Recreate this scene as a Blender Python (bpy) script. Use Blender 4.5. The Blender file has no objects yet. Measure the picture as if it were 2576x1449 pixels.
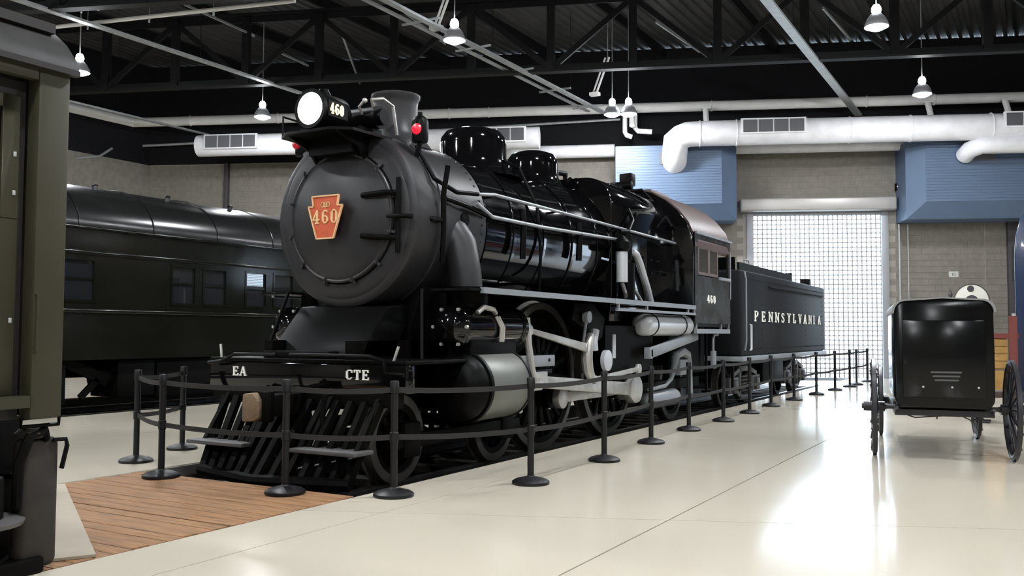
import bpy, bmesh, math, random
from mathutils import Vector, Matrix
random.seed(11)
SC = bpy.context.scene
COL = SC.collection

# ------------------------------------------------------------------ camera
# x = across the track (to the right), y = along the track, z = up; floor is z = 0.
F = 2300.0; IW = 2576.0; IH = 1449.0
YAW = math.radians(29.7); PITCH = math.atan2(112.5, F); ROLL = 0.004
CP = Vector((6.61, -7.88, 1.44))
_f = Vector((-math.sin(YAW)*math.cos(PITCH), math.cos(YAW)*math.cos(PITCH), math.sin(PITCH)))
_r = Vector((math.cos(YAW), math.sin(YAW), 0)); _u = _r.cross(_f)
_r2 = _r*math.cos(ROLL) + _u*math.sin(ROLL); _u2 = -_r*math.sin(ROLL) + _u*math.cos(ROLL)
cd = bpy.data.cameras.new('camera'); cam = bpy.data.objects.new('camera', cd); COL.objects.link(cam)
cd.sensor_fit = 'HORIZONTAL'; cd.sensor_width = 36.0; cd.lens = 36.0*F/IW; cd.clip_end = 300; cd.clip_start = 0.05
M3 = Matrix((( _r2.x, _u2.x, -_f.x), (_r2.y, _u2.y, -_f.y), (_r2.z, _u2.z, -_f.z)))
cam.matrix_world = Matrix.Translation(CP) @ M3.to_4x4()
SC.camera = cam

# ------------------------------------------------------------------ daylight outside and exposure
wd = bpy.data.worlds.new('daylight'); SC.world = wd; wd.use_nodes = True
wn = wd.node_tree.nodes; bgn = wn['Background']
bgn.inputs[0].default_value = (0.68, 0.84, 1.0, 1); bgn.inputs[1].default_value = 11.0
vs = SC.view_settings
vs.view_transform = 'Standard'; vs.look = 'None'; vs.gamma = 1.0; vs.use_curve_mapping = False; vs.exposure = 0.28
LAMP_POWER = 640.0

# ------------------------------------------------------------------ pixel helpers
def ray(x, y): return _f + _r2*((x-IW/2)/F) - _u2*((y-IH/2)/F)
def px_z(x, y, z=0.0):
    d = ray(x, y); return CP + d*((z-CP.z)/d.z)
def px_u(x, y, u):
    d = ray(x, y); return CP + d*((u-CP.x)/d.x)
def px_v(x, y, v):
    d = ray(x, y); return CP + d*((v-CP.y)/d.y)
# back wall frame: s along the wall, o out of the wall, z up
WA = math.radians(22.0)
WP = CP + ray(2400, 837)*29.7; WP.z = 0
WS = Vector((math.cos(WA), math.sin(WA), 0)); WN = Vector((math.sin(WA), -math.cos(WA), 0))
WM = Matrix.Translation(WP) @ Matrix.Rotation(WA, 4, 'Z')      # local x = s, local y = into the wall, z up
def px_w(x, y, off=0.0):
    d = ray(x, y); q0 = WP + WN*off
    q = CP + d*((q0-CP).dot(WN)/d.dot(WN)); return ((q-WP).dot(WS), q.z)

# ------------------------------------------------------------------ materials
MATS = {}
def mat(name, col, rough=0.5, metal=0.0, spec=0.5, var=0.0, vscale=3.0, bump=0.0, bscale=30.0, coat=0.0, emit=None, estr=0.0, col2=None, stretch=None, rvar=0.0):
    m = bpy.data.materials.new(name); m.use_nodes = True; nt = m.node_tree; b = nt.nodes['Principled BSDF']
    b.inputs['Base Color'].default_value = (*col, 1); b.inputs['Roughness'].default_value = rough
    b.inputs['Metallic'].default_value = metal; b.inputs['Specular IOR Level'].default_value = spec
    b.inputs['Coat Weight'].default_value = coat; b.inputs['Coat Roughness'].default_value = 0.05
    if emit: b.inputs['Emission Color'].default_value = (*emit, 1); b.inputs['Emission Strength'].default_value = estr
    if var > 0 or bump > 0 or rvar > 0:
        tc = nt.nodes.new('ShaderNodeNewGeometry'); vec = tc.outputs['Position']
        if stretch:
            mp = nt.nodes.new('ShaderNodeMapping'); mp.inputs['Scale'].default_value = stretch
            nt.links.new(vec, mp.inputs[0]); vec = mp.outputs[0]
    if var > 0 or rvar > 0:
        nz = nt.nodes.new('ShaderNodeTexNoise'); nz.inputs['Scale'].default_value = vscale; nz.inputs['Detail'].default_value = 5
        nt.links.new(vec, nz.inputs['Vector'])
    if var > 0:
        mx = nt.nodes.new('ShaderNodeMix'); mx.data_type = 'RGBA'
        c2 = col2 if col2 else tuple(c*(1-var) for c in col)
        mx.inputs['A'].default_value = (*c2, 1); mx.inputs['B'].default_value = (*[min(1, c*(1+var*0.6)) for c in col], 1)
        rp = nt.nodes.new('ShaderNodeMapRange'); rp.inputs[1].default_value = 0.3; rp.inputs[2].default_value = 0.7
        nt.links.new(nz.outputs['Fac'], rp.inputs[0]); nt.links.new(rp.outputs[0], mx.inputs['Factor'])
        nt.links.new(mx.outputs['Result'], b.inputs['Base Color'])
    if rvar > 0:
        r2 = nt.nodes.new('ShaderNodeMapRange'); r2.inputs[1].default_value = 0.3; r2.inputs[2].default_value = 0.7
        r2.inputs[3].default_value = max(0.0, rough-rvar); r2.inputs[4].default_value = rough+rvar
        nt.links.new(nz.outputs['Fac'], r2.inputs[0]); nt.links.new(r2.outputs[0], b.inputs['Roughness'])
    if bump > 0:
        n2 = nt.nodes.new('ShaderNodeTexNoise'); n2.inputs['Scale'].default_value = bscale; n2.inputs['Detail'].default_value = 4
        nt.links.new(vec, n2.inputs['Vector'])
        bp = nt.nodes.new('ShaderNodeBump'); bp.inputs['Strength'].default_value = bump; bp.inputs['Distance'].default_value = 0.02
        nt.links.new(n2.outputs['Fac'], bp.inputs['Height']); nt.links.new(bp.outputs[0], b.inputs['Normal'])
    MATS[name] = m; return m
mat('concrete', (0.60, 0.545, 0.44), 0.13, spec=0.62, var=0.05, vscale=0.35, rvar=0.03)
mat('concrete_dark', (0.12, 0.11, 0.10), 0.8, var=0.3, vscale=2)
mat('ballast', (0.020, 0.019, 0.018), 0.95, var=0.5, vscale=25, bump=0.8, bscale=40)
mat('tie_wood', (0.035, 0.028, 0.022), 0.9, var=0.4, vscale=12)
mat('rail_steel', (0.16, 0.15, 0.145), 0.35, metal=0.9, var=0.3, vscale=8)
mat('deck_wood', (0.26, 0.135, 0.062), 0.6, spec=0.15, var=0.45, vscale=2.2, stretch=(1.2, 14, 1), col2=(0.17, 0.10, 0.055), bump=0.15, bscale=10)
mat('plywood', (0.33, 0.28, 0.205), 0.6, var=0.1, vscale=3)
mat('tan_wood', (0.22, 0.15, 0.085), 0.7, var=0.3, vscale=10, stretch=(2, 2, 12))
mat('cmu', (0.20, 0.182, 0.156), 0.85, var=0.16, vscale=6, bump=0.25, bscale=90)
mat('mortar', (0.29, 0.268, 0.235), 0.9)
mat('upper_wall', (0.006, 0.006, 0.0075), 0.8, spec=0.2)
mat('ceiling_metal', (0.036, 0.035, 0.034), 0.6, var=0.3, vscale=1.5)
mat('truss_black', (0.006, 0.006, 0.0065), 0.6, spec=0.2)
mat('column_paint', (0.05, 0.044, 0.048), 0.7)
mat('blue_siding', (0.085, 0.13, 0.21), 0.45, var=0.06, vscale=1.0)
mat('white_duct', (0.80, 0.80, 0.82), 0.35, var=0.10, vscale=2.5)
mat('white_pipe', (0.82, 0.81, 0.78), 0.5, var=0.06, vscale=3)
mat('vent_grey', (0.10, 0.10, 0.11), 0.6)
mat('galvanized', (0.42, 0.44, 0.44), 0.45, metal=0.5, var=0.2, vscale=5)
mat('door_steel', (0.30, 0.31, 0.33), 0.5, metal=0.3)
mat('hood_steel', (0.40, 0.38, 0.36), 0.4, metal=0.3)
mat('asphalt', (0.45, 0.44, 0.43), 0.9)
mat('lamp_metal', (0.75, 0.76, 0.80), 0.25, metal=0.7)
mat('lamp_glow', (1, 1, 1), 0.5, emit=(0.93, 0.96, 1.0), estr=LAMP_POWER)
mat('lamp_top_glow', (1, 1, 1), 0.5, emit=(0.9, 0.94, 1.0), estr=90.0)
mat('gloss_black', (0.0022, 0.0022, 0.0026), 0.065, spec=0.5, rvar=0.03, vscale=3)
mat('satin_black', (0.002, 0.002, 0.002), 0.42, spec=0.09)
mat('running_gear_black', (0.0025, 0.0023, 0.002), 0.55, spec=0.06)
mat('graphite', (0.021, 0.0205, 0.022), 0.42, spec=0.35, var=0.15, vscale=3)
mat('rod_steel', (0.46, 0.45, 0.42), 0.38, metal=0.55, var=0.2, vscale=8)
mat('tyre_steel', (0.075, 0.07, 0.062), 0.45, metal=0.5)
mat('cylinder_jacket', (0.16, 0.165, 0.145), 0.4, spec=0.5, metal=0.5)
mat('silver_paint', (0.50, 0.52, 0.54), 0.35, metal=0.2)
mat('edge_grey', (0.20, 0.215, 0.23), 0.4)
mat('cab_green', (0.012, 0.012, 0.010), 0.28, spec=0.35, rvar=0.1, vscale=2.5)
mat('tender_green', (0.0085, 0.009, 0.0105), 0.55, spec=0.12, var=0.5, vscale=1.2, stretch=(1, 1, 0.25))
mat('cab_roof_red', (0.055, 0.027, 0.021), 0.4, var=0.15)
mat('frame_maroon', (0.10, 0.07, 0.065), 0.5)
mat('white_letter', (0.85, 0.84, 0.77), 0.6, spec=0.2)
mat('plate_red', (0.52, 0.085, 0.025), 0.45, var=0.15, vscale=12)
mat('plate_brass', (0.72, 0.45, 0.22), 0.4)
mat('headlight_glow', (1, 1, 1), 0.3, emit=(1.0, 0.98, 0.92), estr=14.0)
mat('number_glow', (1, 0.8, 0.5), 0.3, emit=(1.0, 0.74, 0.42), estr=1.1)
mat('red_glow', (0.7, 0.01, 0.02), 0.3, emit=(1.0, 0.01, 0.03), estr=0.95)
mat('red_glow_dim', (0.3, 0.005, 0.01), 0.3, emit=(1.0, 0.02, 0.05), estr=0.12)
mat('lens_clear', (0.7, 0.72, 0.75), 0.05, metal=0.9)
mat('glass_dark', (0.012, 0.013, 0.015), 0.02, spec=1.0, coat=1.0)
mat('olive_car', (0.036, 0.033, 0.019), 0.42, spec=0.25, var=0.12, vscale=3)
mat('olive_roof', (0.026, 0.025, 0.024), 0.5, var=0.2, vscale=6)
mat('recess_brown', (0.008, 0.006, 0.005), 0.6)
mat('green_car', (0.0055, 0.0058, 0.0038), 0.13, spec=0.5, rvar=0.04, vscale=1.5)
mat('green_car_roof', (0.010, 0.010, 0.010), 0.22, spec=0.5)
mat('stanchion_black', (0.006, 0.0058, 0.007), 0.42, spec=0.35)
mat('belt_grey', (0.011, 0.0105, 0.0105), 0.7)
mat('buggy_black', (0.003, 0.0034, 0.0034), 0.16, spec=0.25)
mat('buggy_roof', (0.20, 0.20, 0.20), 0.55)
mat('wheel_black', (0.012, 0.011, 0.015), 0.4)
mat('faded_letter', (0.07, 0.07, 0.066), 0.6)
mat('wagon_red', (0.16, 0.03, 0.022), 0.6)
mat('crate_yellow', (0.36, 0.20, 0.05), 0.6, var=0.3, vscale=6)
mat('wagon_maroon', (0.06, 0.028, 0.024), 0.6)
mat('blue_car', (0.025, 0.04, 0.085), 0.2, spec=0.6, coat=0.4)
mat('signal_white', (0.74, 0.72, 0.64), 0.5)
mat('sign_white', (0.55, 0.55, 0.52), 0.6)
mat('sign_grey', (0.16, 0.16, 0.16), 0.6)
mat('signal_dark', (0.05, 0.045, 0.05), 0.5)
mat('brown_step', (0.016, 0.011, 0.007), 0.75, var=0.4, vscale=8)
mat('truck_grey', (0.075, 0.072, 0.072), 0.5)
mat('pit_timber', (0.22, 0.20, 0.16), 0.8, var=0.3, vscale=5)

# ------------------------------------------------------------------ mesh helpers
def tag(o, label=None, cat=None, group=None, kind=None):
    if label: o['label'] = label
    if cat: o['category'] = cat
    if group: o['group'] = group
    if kind: o['kind'] = kind
    return o
def wloc(o):
    l = Vector((0, 0, 0))
    while o: l = l + o.location; o = o.parent
    return l
def thing(name, loc, label, cat, group=None):
    o = bpy.data.objects.new(name, None); COL.objects.link(o); o.location = loc; o.empty_display_size = 0.2
    return tag(o, label, cat, group)
def V(*a): return Vector(a)
def frame_for(d):
    d = d.normalized(); a = V(0, 0, 1) if abs(d.z) < 0.95 else V(1, 0, 0)
    x = d.cross(a).normalized(); y = x.cross(d).normalized(); return x, y
class MB:
    def __init__(s): s.v = []; s.f = []
    def add(s, vs, fs):
        n = len(s.v); s.v += [Vector(p) for p in vs]; s.f += [tuple(i+n for i in f) for f in fs]; return s
    def box(s, x0, x1, y0, y1, z0, z1):
        return s.add([(x0,y0,z0),(x1,y0,z0),(x1,y1,z0),(x0,y1,z0),(x0,y0,z1),(x1,y0,z1),(x1,y1,z1),(x0,y1,z1)],
                     [(0,3,2,1),(4,5,6,7),(0,1,5,4),(1,2,6,5),(2,3,7,6),(3,0,4,7)])
    def bar(s, p, q, w, h, up=None):
        p = Vector(p); q = Vector(q); d = (q-p).normalized(); up = Vector(up) if up else (V(0,0,1) if abs(d.z) < 0.95 else V(1,0,0))
        x = d.cross(up).normalized()*(w/2); y = x.cross(d).normalized()*(h/2)
        return s.add([p-x-y,p+x-y,p+x+y,p-x+y,q-x-y,q+x-y,q+x+y,q-x+y], [(0,3,2,1),(4,5,6,7),(0,1,5,4),(1,2,6,5),(2,3,7,6),(3,0,4,7)])
    def tube(s, p, q, r, r2=None, n=14):
        p = Vector(p); q = Vector(q); r2 = r if r2 is None else r2; x, y = frame_for(q-p)
        a = [p + x*(r*math.cos(t)) + y*(r*math.sin(t)) for t in [2*math.pi*i/n for i in range(n)]]
        b = [q + x*(r2*math.cos(t)) + y*(r2*math.sin(t)) for t in [2*math.pi*i/n for i in range(n)]]
        return s.add(a+b, [(i,(i+1)%n,n+(i+1)%n,n+i) for i in range(n)] + [tuple(range(n-1,-1,-1)), tuple(range(n,2*n))])
    def path(s, pts, r, n=8, closed=False):
        pts = [Vector(p) for p in pts]; m = len(pts); rings = []; xp = None
        for i in range(m):
            if closed: d = pts[(i+1)%m]-pts[i-1]
            else: d = pts[min(i+1,m-1)]-pts[max(i-1,0)]
            d.normalize()
            if xp is None: x, y = frame_for(d)
            else:
                x = (xp - d*xp.dot(d)).normalized(); y = x.cross(d)
            xp = x; rr = r[i] if isinstance(r, (list, tuple)) else r
            rings.append([pts[i] + x*(rr*math.cos(2*math.pi*k/n)) + y*(rr*math.sin(2*math.pi*k/n)) for k in range(n)])
        vs = [p for g in rings for p in g]; fs = []
        for i in range(m if closed else m-1):
            j = (i+1) % m
            for k in range(n): fs.append((i*n+k, i*n+(k+1)%n, j*n+(k+1)%n, j*n+k))
        if not closed: fs += [tuple(range(n-1,-1,-1)), tuple(range((m-1)*n, m*n))]
        return s.add(vs, fs)
    def lathe(s, prof, org, axis, n=32, a0=0.0, a1=None):
        # prof: list of (radius, height along axis)
        org = Vector(org); ax = Vector(axis).normalized(); x, y = frame_for(ax); full = a1 is None
        k = n if full else n+1; vs = []; fs = []
        for (r, h) in prof:
            for i in range(k):
                t = a0 + ((2*math.pi if full else (a1-a0))*i/n)
                vs.append(org + ax*h + x*(r*math.cos(t)) + y*(r*math.sin(t)))
        for j in range(len(prof)-1):
            for i in range(n):
                i2 = (i+1) % k
                fs.append((j*k+i, j*k+i2, (j+1)*k+i2, (j+1)*k+i))
        if full and prof[0] != prof[-1]:
            if prof[0][0] > 1e-4: fs.append(tuple(range(k-1,-1,-1)))
            if prof[-1][0] > 1e-4: fs.append(tuple(range((len(prof)-1)*k, len(prof)*k)))
        return s.add(vs, fs)
    def prism(s, poly, plane, a, b):
        # plane 'xz': poly (x,z) extruded in y; 'yz': poly (y,z) extruded in x; 'xy': poly (x,y) extruded in z
        g = {'xz': lambda p, t: (p[0], t, p[1]), 'yz': lambda p, t: (t, p[0], p[1]), 'xy': lambda p, t: (p[0], p[1], t)}[plane]
        n = len(poly)
        return s.add([g(p, a) for p in poly] + [g(p, b) for p in poly], [tuple(range(n-1,-1,-1)), tuple(range(n,2*n))] + [(i,(i+1)%n,n+(i+1)%n,n+i) for i in range(n)])
    def sphere(s, c, r, n=12, sz=1.0):
        return s.lathe([(max(1e-5, r*math.sin(math.pi*i/8)), -r*sz*math.cos(math.pi*i/8)) for i in range(9)], c, (0,0,1), n)
    def ring(s, c, axis, R, r, n=32, m=8):
        x, y = frame_for(Vector(axis)); c = Vector(c)
        return s.path([c + x*(R*math.cos(2*math.pi*i/n)) + y*(R*math.sin(2*math.pi*i/n)) for i in range(n)], r, m, closed=True)
    def mesh(s, name, m, bevel=0.0, seg=2, M=None, off=None, smooth=35):
        me = bpy.data.meshes.new(name); bm = bmesh.new()
        vv = [bm.verts.new((M @ p) if M else p) for p in s.v]
        for f in s.f:
            try: bm.faces.new([vv[i] for i in f])
            except ValueError: pass
        bmesh.ops.remove_doubles(bm, verts=bm.verts, dist=1e-5)
        bmesh.ops.recalc_face_normals(bm, faces=bm.faces)
        if bevel > 0:
            bm.normal_update()
            es = [e for e in bm.edges if len(e.link_faces) == 2 and e.calc_face_angle(0) > math.radians(30)]
            bmesh.ops.bevel(bm, geom=es, offset=bevel, segments=seg, affect='EDGES', profile=0.5, clamp_overlap=True)
        if off is not None: bmesh.ops.translate(bm, verts=bm.verts, vec=-off)
        bm.to_mesh(me); bm.free()
        me.materials.append(MATS[m])
        for p in me.polygons: p.use_smooth = True
        me.set_sharp_from_angle(angle=math.radians(smooth))
        return me
    def build(s, name, m, parent=None, bevel=0.0, seg=2, M=None, smooth=35, label=None):
        if parent is not None:
            off = wloc(parent)
        else:
            pts = [(M @ p) if M else p for p in s.v]
            off = V((min(p.x for p in pts)+max(p.x for p in pts))/2, (min(p.y for p in pts)+max(p.y for p in pts))/2, min(p.z for p in pts))
        me = s.mesh(name, m, bevel, seg, M, off, smooth)
        o = bpy.data.objects.new(name, me); COL.objects.link(o)
        if parent is not None: o.parent = parent
        else: o.location = off
        if label: o['label'] = label
        return o
def inst(name, me, parent, loc, rot=None, scale=None):
    o = bpy.data.objects.new(name, me); COL.objects.link(o)
    if parent is not None: o.parent = parent
    o.location = loc
    if rot: o.rotation_euler = rot
    if scale: o.scale = scale
    return o
def copy_tree(o, parent=None):
    c = o.copy(); COL.objects.link(c); c.parent = parent
    for ch in o.children: copy_tree(ch, c)
    return c

# ------------------------------------------------------------------ slab-serif lettering as little solids
def glyph(ch):
    T, t = 0.20, 0.11      # thick and thin strokes, letter height 1
    G = []
    def S(x0, y0, x1, y1, w): G.append(((x0,y0),(x1,y1),w))
    def serif(x, y, w=0.34): S(x-w/2, y, x+w/2, y, t)
    lo, hi = t/2, 1-t/2
    if ch == 'P':
        S(.2,0,.2,1,T); serif(.2,lo); S(.05,hi,.5,hi,t); S(.5,hi,.68,.86,t); S(.68,.9,.68,.60,T); S(.68,.62,.5,.48,t); S(.2,.48,.52,.48,t); return G, .82
    if ch == 'E':
        S(.2,0,.2,1,T); S(.05,hi,.72,hi,t); S(.05,lo,.76,lo,t); S(.2,.5,.55,.5,t); S(.70,1,.70,.74,t); S(.74,0,.74,.28,t); S(.53,.38,.53,.62,t); return G, .84
    if ch == 'N':
        S(.18,0,.18,1,t); S(.82,0,.82,1,t); S(.16,1-.03,.84,.03,T); serif(.16,lo); serif(.14,hi,.28); serif(.84,hi); return G, 1.0
    if ch == 'S':
        S(.66,.95,.66,.72,t); S(.62,.9,.45,hi,t); S(.45,hi,.28,hi,t); S(.28,hi,.14,.82,t); S(.15,.86,.15,.64,.16); S(.15,.66,.62,.38,T); S(.64,.40,.64,.18,.16); S(.64,.2,.5,lo,t); S(.5,lo,.3,lo,t); S(.3,lo,.15,.14,t); S(.12,.05,.12,.3,t); return G, .78
    if ch == 'Y':
        S(.45,0,.45,.5,T); S(.45,.45,.14,1,T*.9); S(.45,.45,.76,1,t); serif(.45,lo); serif(.14,hi,.3); serif(.78,hi,.28); return G, .92
    if ch == 'L':
        S(.2,0,.2,1,T); serif(.2,hi); S(.05,lo,.72,lo,t); S(.70,0,.70,.34,t); return G, .80
    if ch == 'V':
        S(.45,.02,.14,1,T*.9); S(.45,.02,.76,1,t); serif(.14,hi,.32); serif(.78,hi,.28); return G, .90
    if ch == 'A':
        S(.45,.98,.12,0,t); S(.45,.98,.76,0,T); S(.24,.34,.66,.34,t); serif(.12,lo,.28); serif(.78,lo,.32); return G, .92
    if ch == 'I':
        S(.2,0,.2,1,T); serif(.2,lo); serif(.2,hi); return G, .42
    if ch == 'C':
        S(.7,.95,.7,.68,t); S(.66,.88,.5,hi,t); S(.5,hi,.34,hi,t); S(.34,hi,.17,.8,t*1.2); S(.16,.84,.16,.16,T); S(.17,.2,.34,lo,t*1.2); S(.34,lo,.52,lo,t); S(.52,lo,.72,.2,t); return G, .84
    if ch == 'T':
        S(.4,0,.4,1,T); S(.05,hi,.75,hi,t); serif(.4,lo); S(.08,1,.08,.72,t); S(.72,1,.72,.72,t); return G, .82
    if ch == '4':
        S(.46,0,.46,1,T); S(.46,.97,.08,.34,t); S(.04,.30,.72,.30,t); serif(.46,lo,.36); return G, .76
    if ch == '6':
        S(.16,.8,.16,.2,T); S(.16,.78,.3,hi,t); S(.3,hi,.5,hi,t); S(.5,hi,.6,.82,t); S(.16,.22,.3,lo,t); S(.3,lo,.46,lo,t); S(.46,lo,.6,.2,t); S(.6,.16,.6,.42,T*.9); S(.6,.4,.46,.56,t); S(.46,.56,.2,.54,t); return G, .74
    if ch == '0':
        S(.16,.8,.16,.2,T); S(.6,.8,.6,.2,T); S(.16,.78,.28,hi,t); S(.28,hi,.48,hi,t); S(.48,hi,.6,.78,t); S(.16,.22,.28,lo,t); S(.28,lo,.48,lo,t); S(.48,lo,.6,.22,t); return G, .76
    if ch == '1':
        S(.3,0,.3,1,T); serif(.3,lo); S(.3,.96,.1,.8,t); return G, .5
    if ch == '5':
        S(.14,hi,.62,hi,t); S(.14,1,.14,.55,t); S(.14,.57,.5,.57,t); S(.5,.57,.62,.45,t); S(.61,.48,.61,.16,T*.8); S(.6,.18,.46,lo,t); S(.46,lo,.2,lo,t); S(.2,lo,.1,.18,t); return G, .74
    return G, .5
def letters(text, parent, org, right, up, h, m, pitch=None, xs=1.0, depth=0.012, centre=False, name='letter', gap=0.12, bold=1.0):
    right = Vector(right).normalized(); up = Vector(up).normalized(); nor = right.cross(up); org = Vector(org); x = 0.0
    if centre:
        tot = sum(glyph(c)[1] for c in text)*h*xs + gap*h*(len(text)-1); x = -tot/2
    for i, c in enumerate(text):
        g, w = glyph(c); mb = MB(); xo = pitch*i if pitch else x
        for k, (p, q, wd_) in enumerate(g):
            P = org + right*(xo + p[0]*h*xs) + up*(p[1]*h); Q = org + right*(xo + q[0]*h*xs) + up*(q[1]*h)
            d = (Q-P).normalized(); ww = wd_*bold
            W = ww*h*(xs if abs(d.dot(up)) > 0.8 else 1.0)
            mb.bar(P + nor*(depth/2 + k*0.0002), Q + nor*(depth/2 + k*0.0002), W, depth, up=nor)
        mb.build(name, m, parent)
        x += w*h*xs + gap*h

# ================================================================== THE SETTING
ZR = -0.12                      # rail head height (tracks lie in shallow pits)
PIT = 1.42                      # half width of a pit
TB = -9.72                      # centre line of the second track
TW = math.tan(WA)
def wall_v(u): return WP.y + (u-WP.x)*TW
CH = 11.2                       # roof deck height
# ---- floor: slabs with saw-cut joints on a dark bed
def clip_far(poly):
    # keep the part of a polygon in front of the back wall (inner face)
    out = []; n = len(poly); g = lambda p: wall_v(p[0]) - p[1] + 0.02
    for i in range(n):
        p, q = poly[i], poly[(i+1) % n]; a, b = g(p), g(q)
        if a >= 0: out.append(p)
        if (a >= 0) != (b >= 0):
            t = a/(a-b); out.append((p[0]+(q[0]-p[0])*t, p[1]+(q[1]-p[1])*t))
    return out
floor = MB()
for u0, u1 in ((PIT, 21.0), (TB+2.17, -PIT), (-21.6, TB-1.6)):
    floor.prism(clip_far([(u0,-22),(u1,-22),(u1,40),(u0,40)]), 'xy', -0.6, -0.03)
floor = floor.build('floor', 'concrete_dark'); tag(floor, 'pale polished concrete floor of the hall with saw-cut joints', 'floor', kind='structure')
def slabs(us, v_at4, step, k0, k1, g=0.006):
    for i in range(len(us)-1):
        u0, u1 = us[i]+g, us[i+1]-g
        for k in range(k0, k1):
            a = v_at4 + step*k + g; b = v_at4 + step*(k+1) - g
            poly = clip_far([(u0, a+(u0-4.2)*0.43), (u1, a+(u1-4.2)*0.43), (u1, b+(u1-4.2)*0.43), (u0, b+(u0-4.2)*0.43)])
            if len(poly) >= 3: MB().prism(poly, 'xy', -0.03, 0.0).build('slab', 'concrete', floor)
slabs([PIT, 2.06, 4.13, 9.0, 15.0, 21.0], -1.05, 6.1, -4, 6)
slabs([TB+2.17, -4.4, -PIT], -1.05, 6.1, -3, 7)
slabs([-21.6, -15.5, TB-1.6], -1.05, 8.0, -2, 5)
# ---- pits
pit = MB()
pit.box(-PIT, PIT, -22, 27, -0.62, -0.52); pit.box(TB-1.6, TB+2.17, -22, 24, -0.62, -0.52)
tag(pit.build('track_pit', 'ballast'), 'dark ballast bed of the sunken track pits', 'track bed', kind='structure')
edge = MB()
for u in (PIT, -PIT): edge.box(u-0.02, u+0.0 if u > 0 else u+0.02, -22, wall_v(u)-0.1, -0.52, -0.012)
tag(edge.build('trim_1', 'concrete_dark'), 'concrete kerb lining the track pit under the locomotive', 'kerb', kind='structure')
# rails and ties
def track(uc, v0, v1, label, grp):
    t = thing('railway_track', (uc, v0, -0.52), label, 'track', grp)
    for s in (-1, 1):
        u = uc + s*0.755
        MB().prism([(u-.07,-.27),(u+.07,-.27),(u+.07,-.255),(u+.012,-.24),(u+.012,-.165),(u+.036,-.15),(u+.036,ZR),(u-.036,ZR),(u-.036,-.15),(u-.012,-.165),(u-.012,-.24),(u-.07,-.255)], 'xz', v0, v1).build('rail', 'rail_steel', t)
    tie = MB().box(-1.28, 1.28, -0.11, 0.11, 0, 0.25).mesh('tie', 'tie_wood')
    n = int((v1-v0)/0.6)
    for i in range(n): inst('tie', tie, t, (0, 0.3+i*0.6, 0.0))
    return t
track(0, -14, 23.2, 'steel railway track in the pit under the steam locomotive', None)
track(TB, -6, 18.4, 'steel railway track in the pit under the glossy dark green passenger car', None)
# timbers lying along the pit edge beside the locomotive
for (x0, y0, x1, y1) in ((935,1232,1000,1212),(1075,1190,1130,1177),(1165,1168,1205,1158),(1372,1130,1490,1100),(1510,1085,1610,1060)):
    p = px_z(x0, y0, -0.06); q = px_z(x1, y1, -0.06)
    o = MB().box(PIT-0.15, PIT-0.025, p.y, q.y, -0.16, -0.05).build('edge_timber', 'pit_timber', None, bevel=0.01)
    tag(o, 'weathered timber lying along the pit edge beside the locomotive', 'timber', 'timbers along the pit edge')
    MB().box(PIT-0.16, PIT-0.02, p.y+0.05, p.y+0.15, -0.52, -0.16).build('prop', 'tie_wood', o)
# ---- planked crossing in front of the locomotive
deck = thing('wooden_crossing', (0, -3.4, -0.52), 'brown planked timber crossing over the pit in front of the locomotive', 'wood deck')
pm = [MB().box(-PIT+0.03, PIT-0.03, -0.069, 0.069, -0.06, 0).mesh('plank', 'deck_wood', bevel=0.005) for _ in range(1)][0]
v = -1.52
i = 0
while v > -4.4:
    if i in (9, 10): v -= 0.015
    inst('plank', pm, deck, (random.uniform(-0.012, 0.012), v+3.4-0.07, 0.52-0.002*(i % 3)))
    v -= 0.1405; i += 1
for u in (-1.2, -0.4, 0.4, 1.2): MB().box(u-.1, u+.1, -4.5, -1.55, -0.265, -0.066).build('joist', 'tie_wood', deck)
bp = [px_z(163, 1222), px_z(241, 1402)]
dv = V(-0.25, -0.42, 0)
pl = MB(); pl.prism([(bp[0].x, bp[0].y), (bp[1].x, bp[1].y), (bp[1].x+dv.x*1.0, bp[1].y+dv.y*1.0), (bp[0].x+dv.x*0.6-0.1, bp[0].y+dv.y*0.6)], 'xy', 0.002, 0.02)
tag(pl.build('plywood_sheet', 'plywood'), 'narrow beige plywood strip laid at a slant across the planked crossing', 'plywood')

# ---- back wall of concrete blocks
DS0, DS1, DZ = px_w(1880, 800)[0], px_w(2238, 800)[0], 5.62
WZ = 7.55
wall = MB()
def wbox(mb, s0, s1, o0, o1, z0, z1): return mb.box(s0, s1, -o1, -o0, z0, z1)
DSH = 15.2
for (s0, s1, z0, z1) in ((-29, DS0, 0, WZ), (DS1, DS0+DSH, 0, WZ), (DS1+DSH, 20, 0, WZ), (DS0, DS1, DZ, WZ), (DS0+DSH, DS1+DSH, DZ, WZ)): wbox(wall, s0, s1, -0.30, 0.0, z0, z1)
wall = wall.build('wall_back', 'mortar', M=WM); tag(wall, 'grey painted concrete block wall with the roll-up door', 'wall', kind='structure')
up = MB(); wbox(up, -29, 20, -0.30, 0.012, WZ, CH)
tag(up.build('wall_back_upper', 'upper_wall', M=WM), 'black painted metal wall above the concrete blocks', 'wall', kind='structure')
BH, BW, BD = 0.2032, 0.4064, 0.012
bmesh1 = MB().box(0, BW-0.011, -BD, 0, 0, BH-0.011).mesh('block', 'cmu', bevel=0.002, seg=1)
def zone(s, z):
    if -1.75 < s < 1.75 and 1.85 < z < 5.0: return True
    if -6.6 < s < -2.2 and 5.95 < z < 7.2: return True
    if -26.2 < s < -23.2 and 6.1 < z < 7.5: return True
    return False
rest = MB(); cnt = 0
wl0 = wloc(wall)
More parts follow.
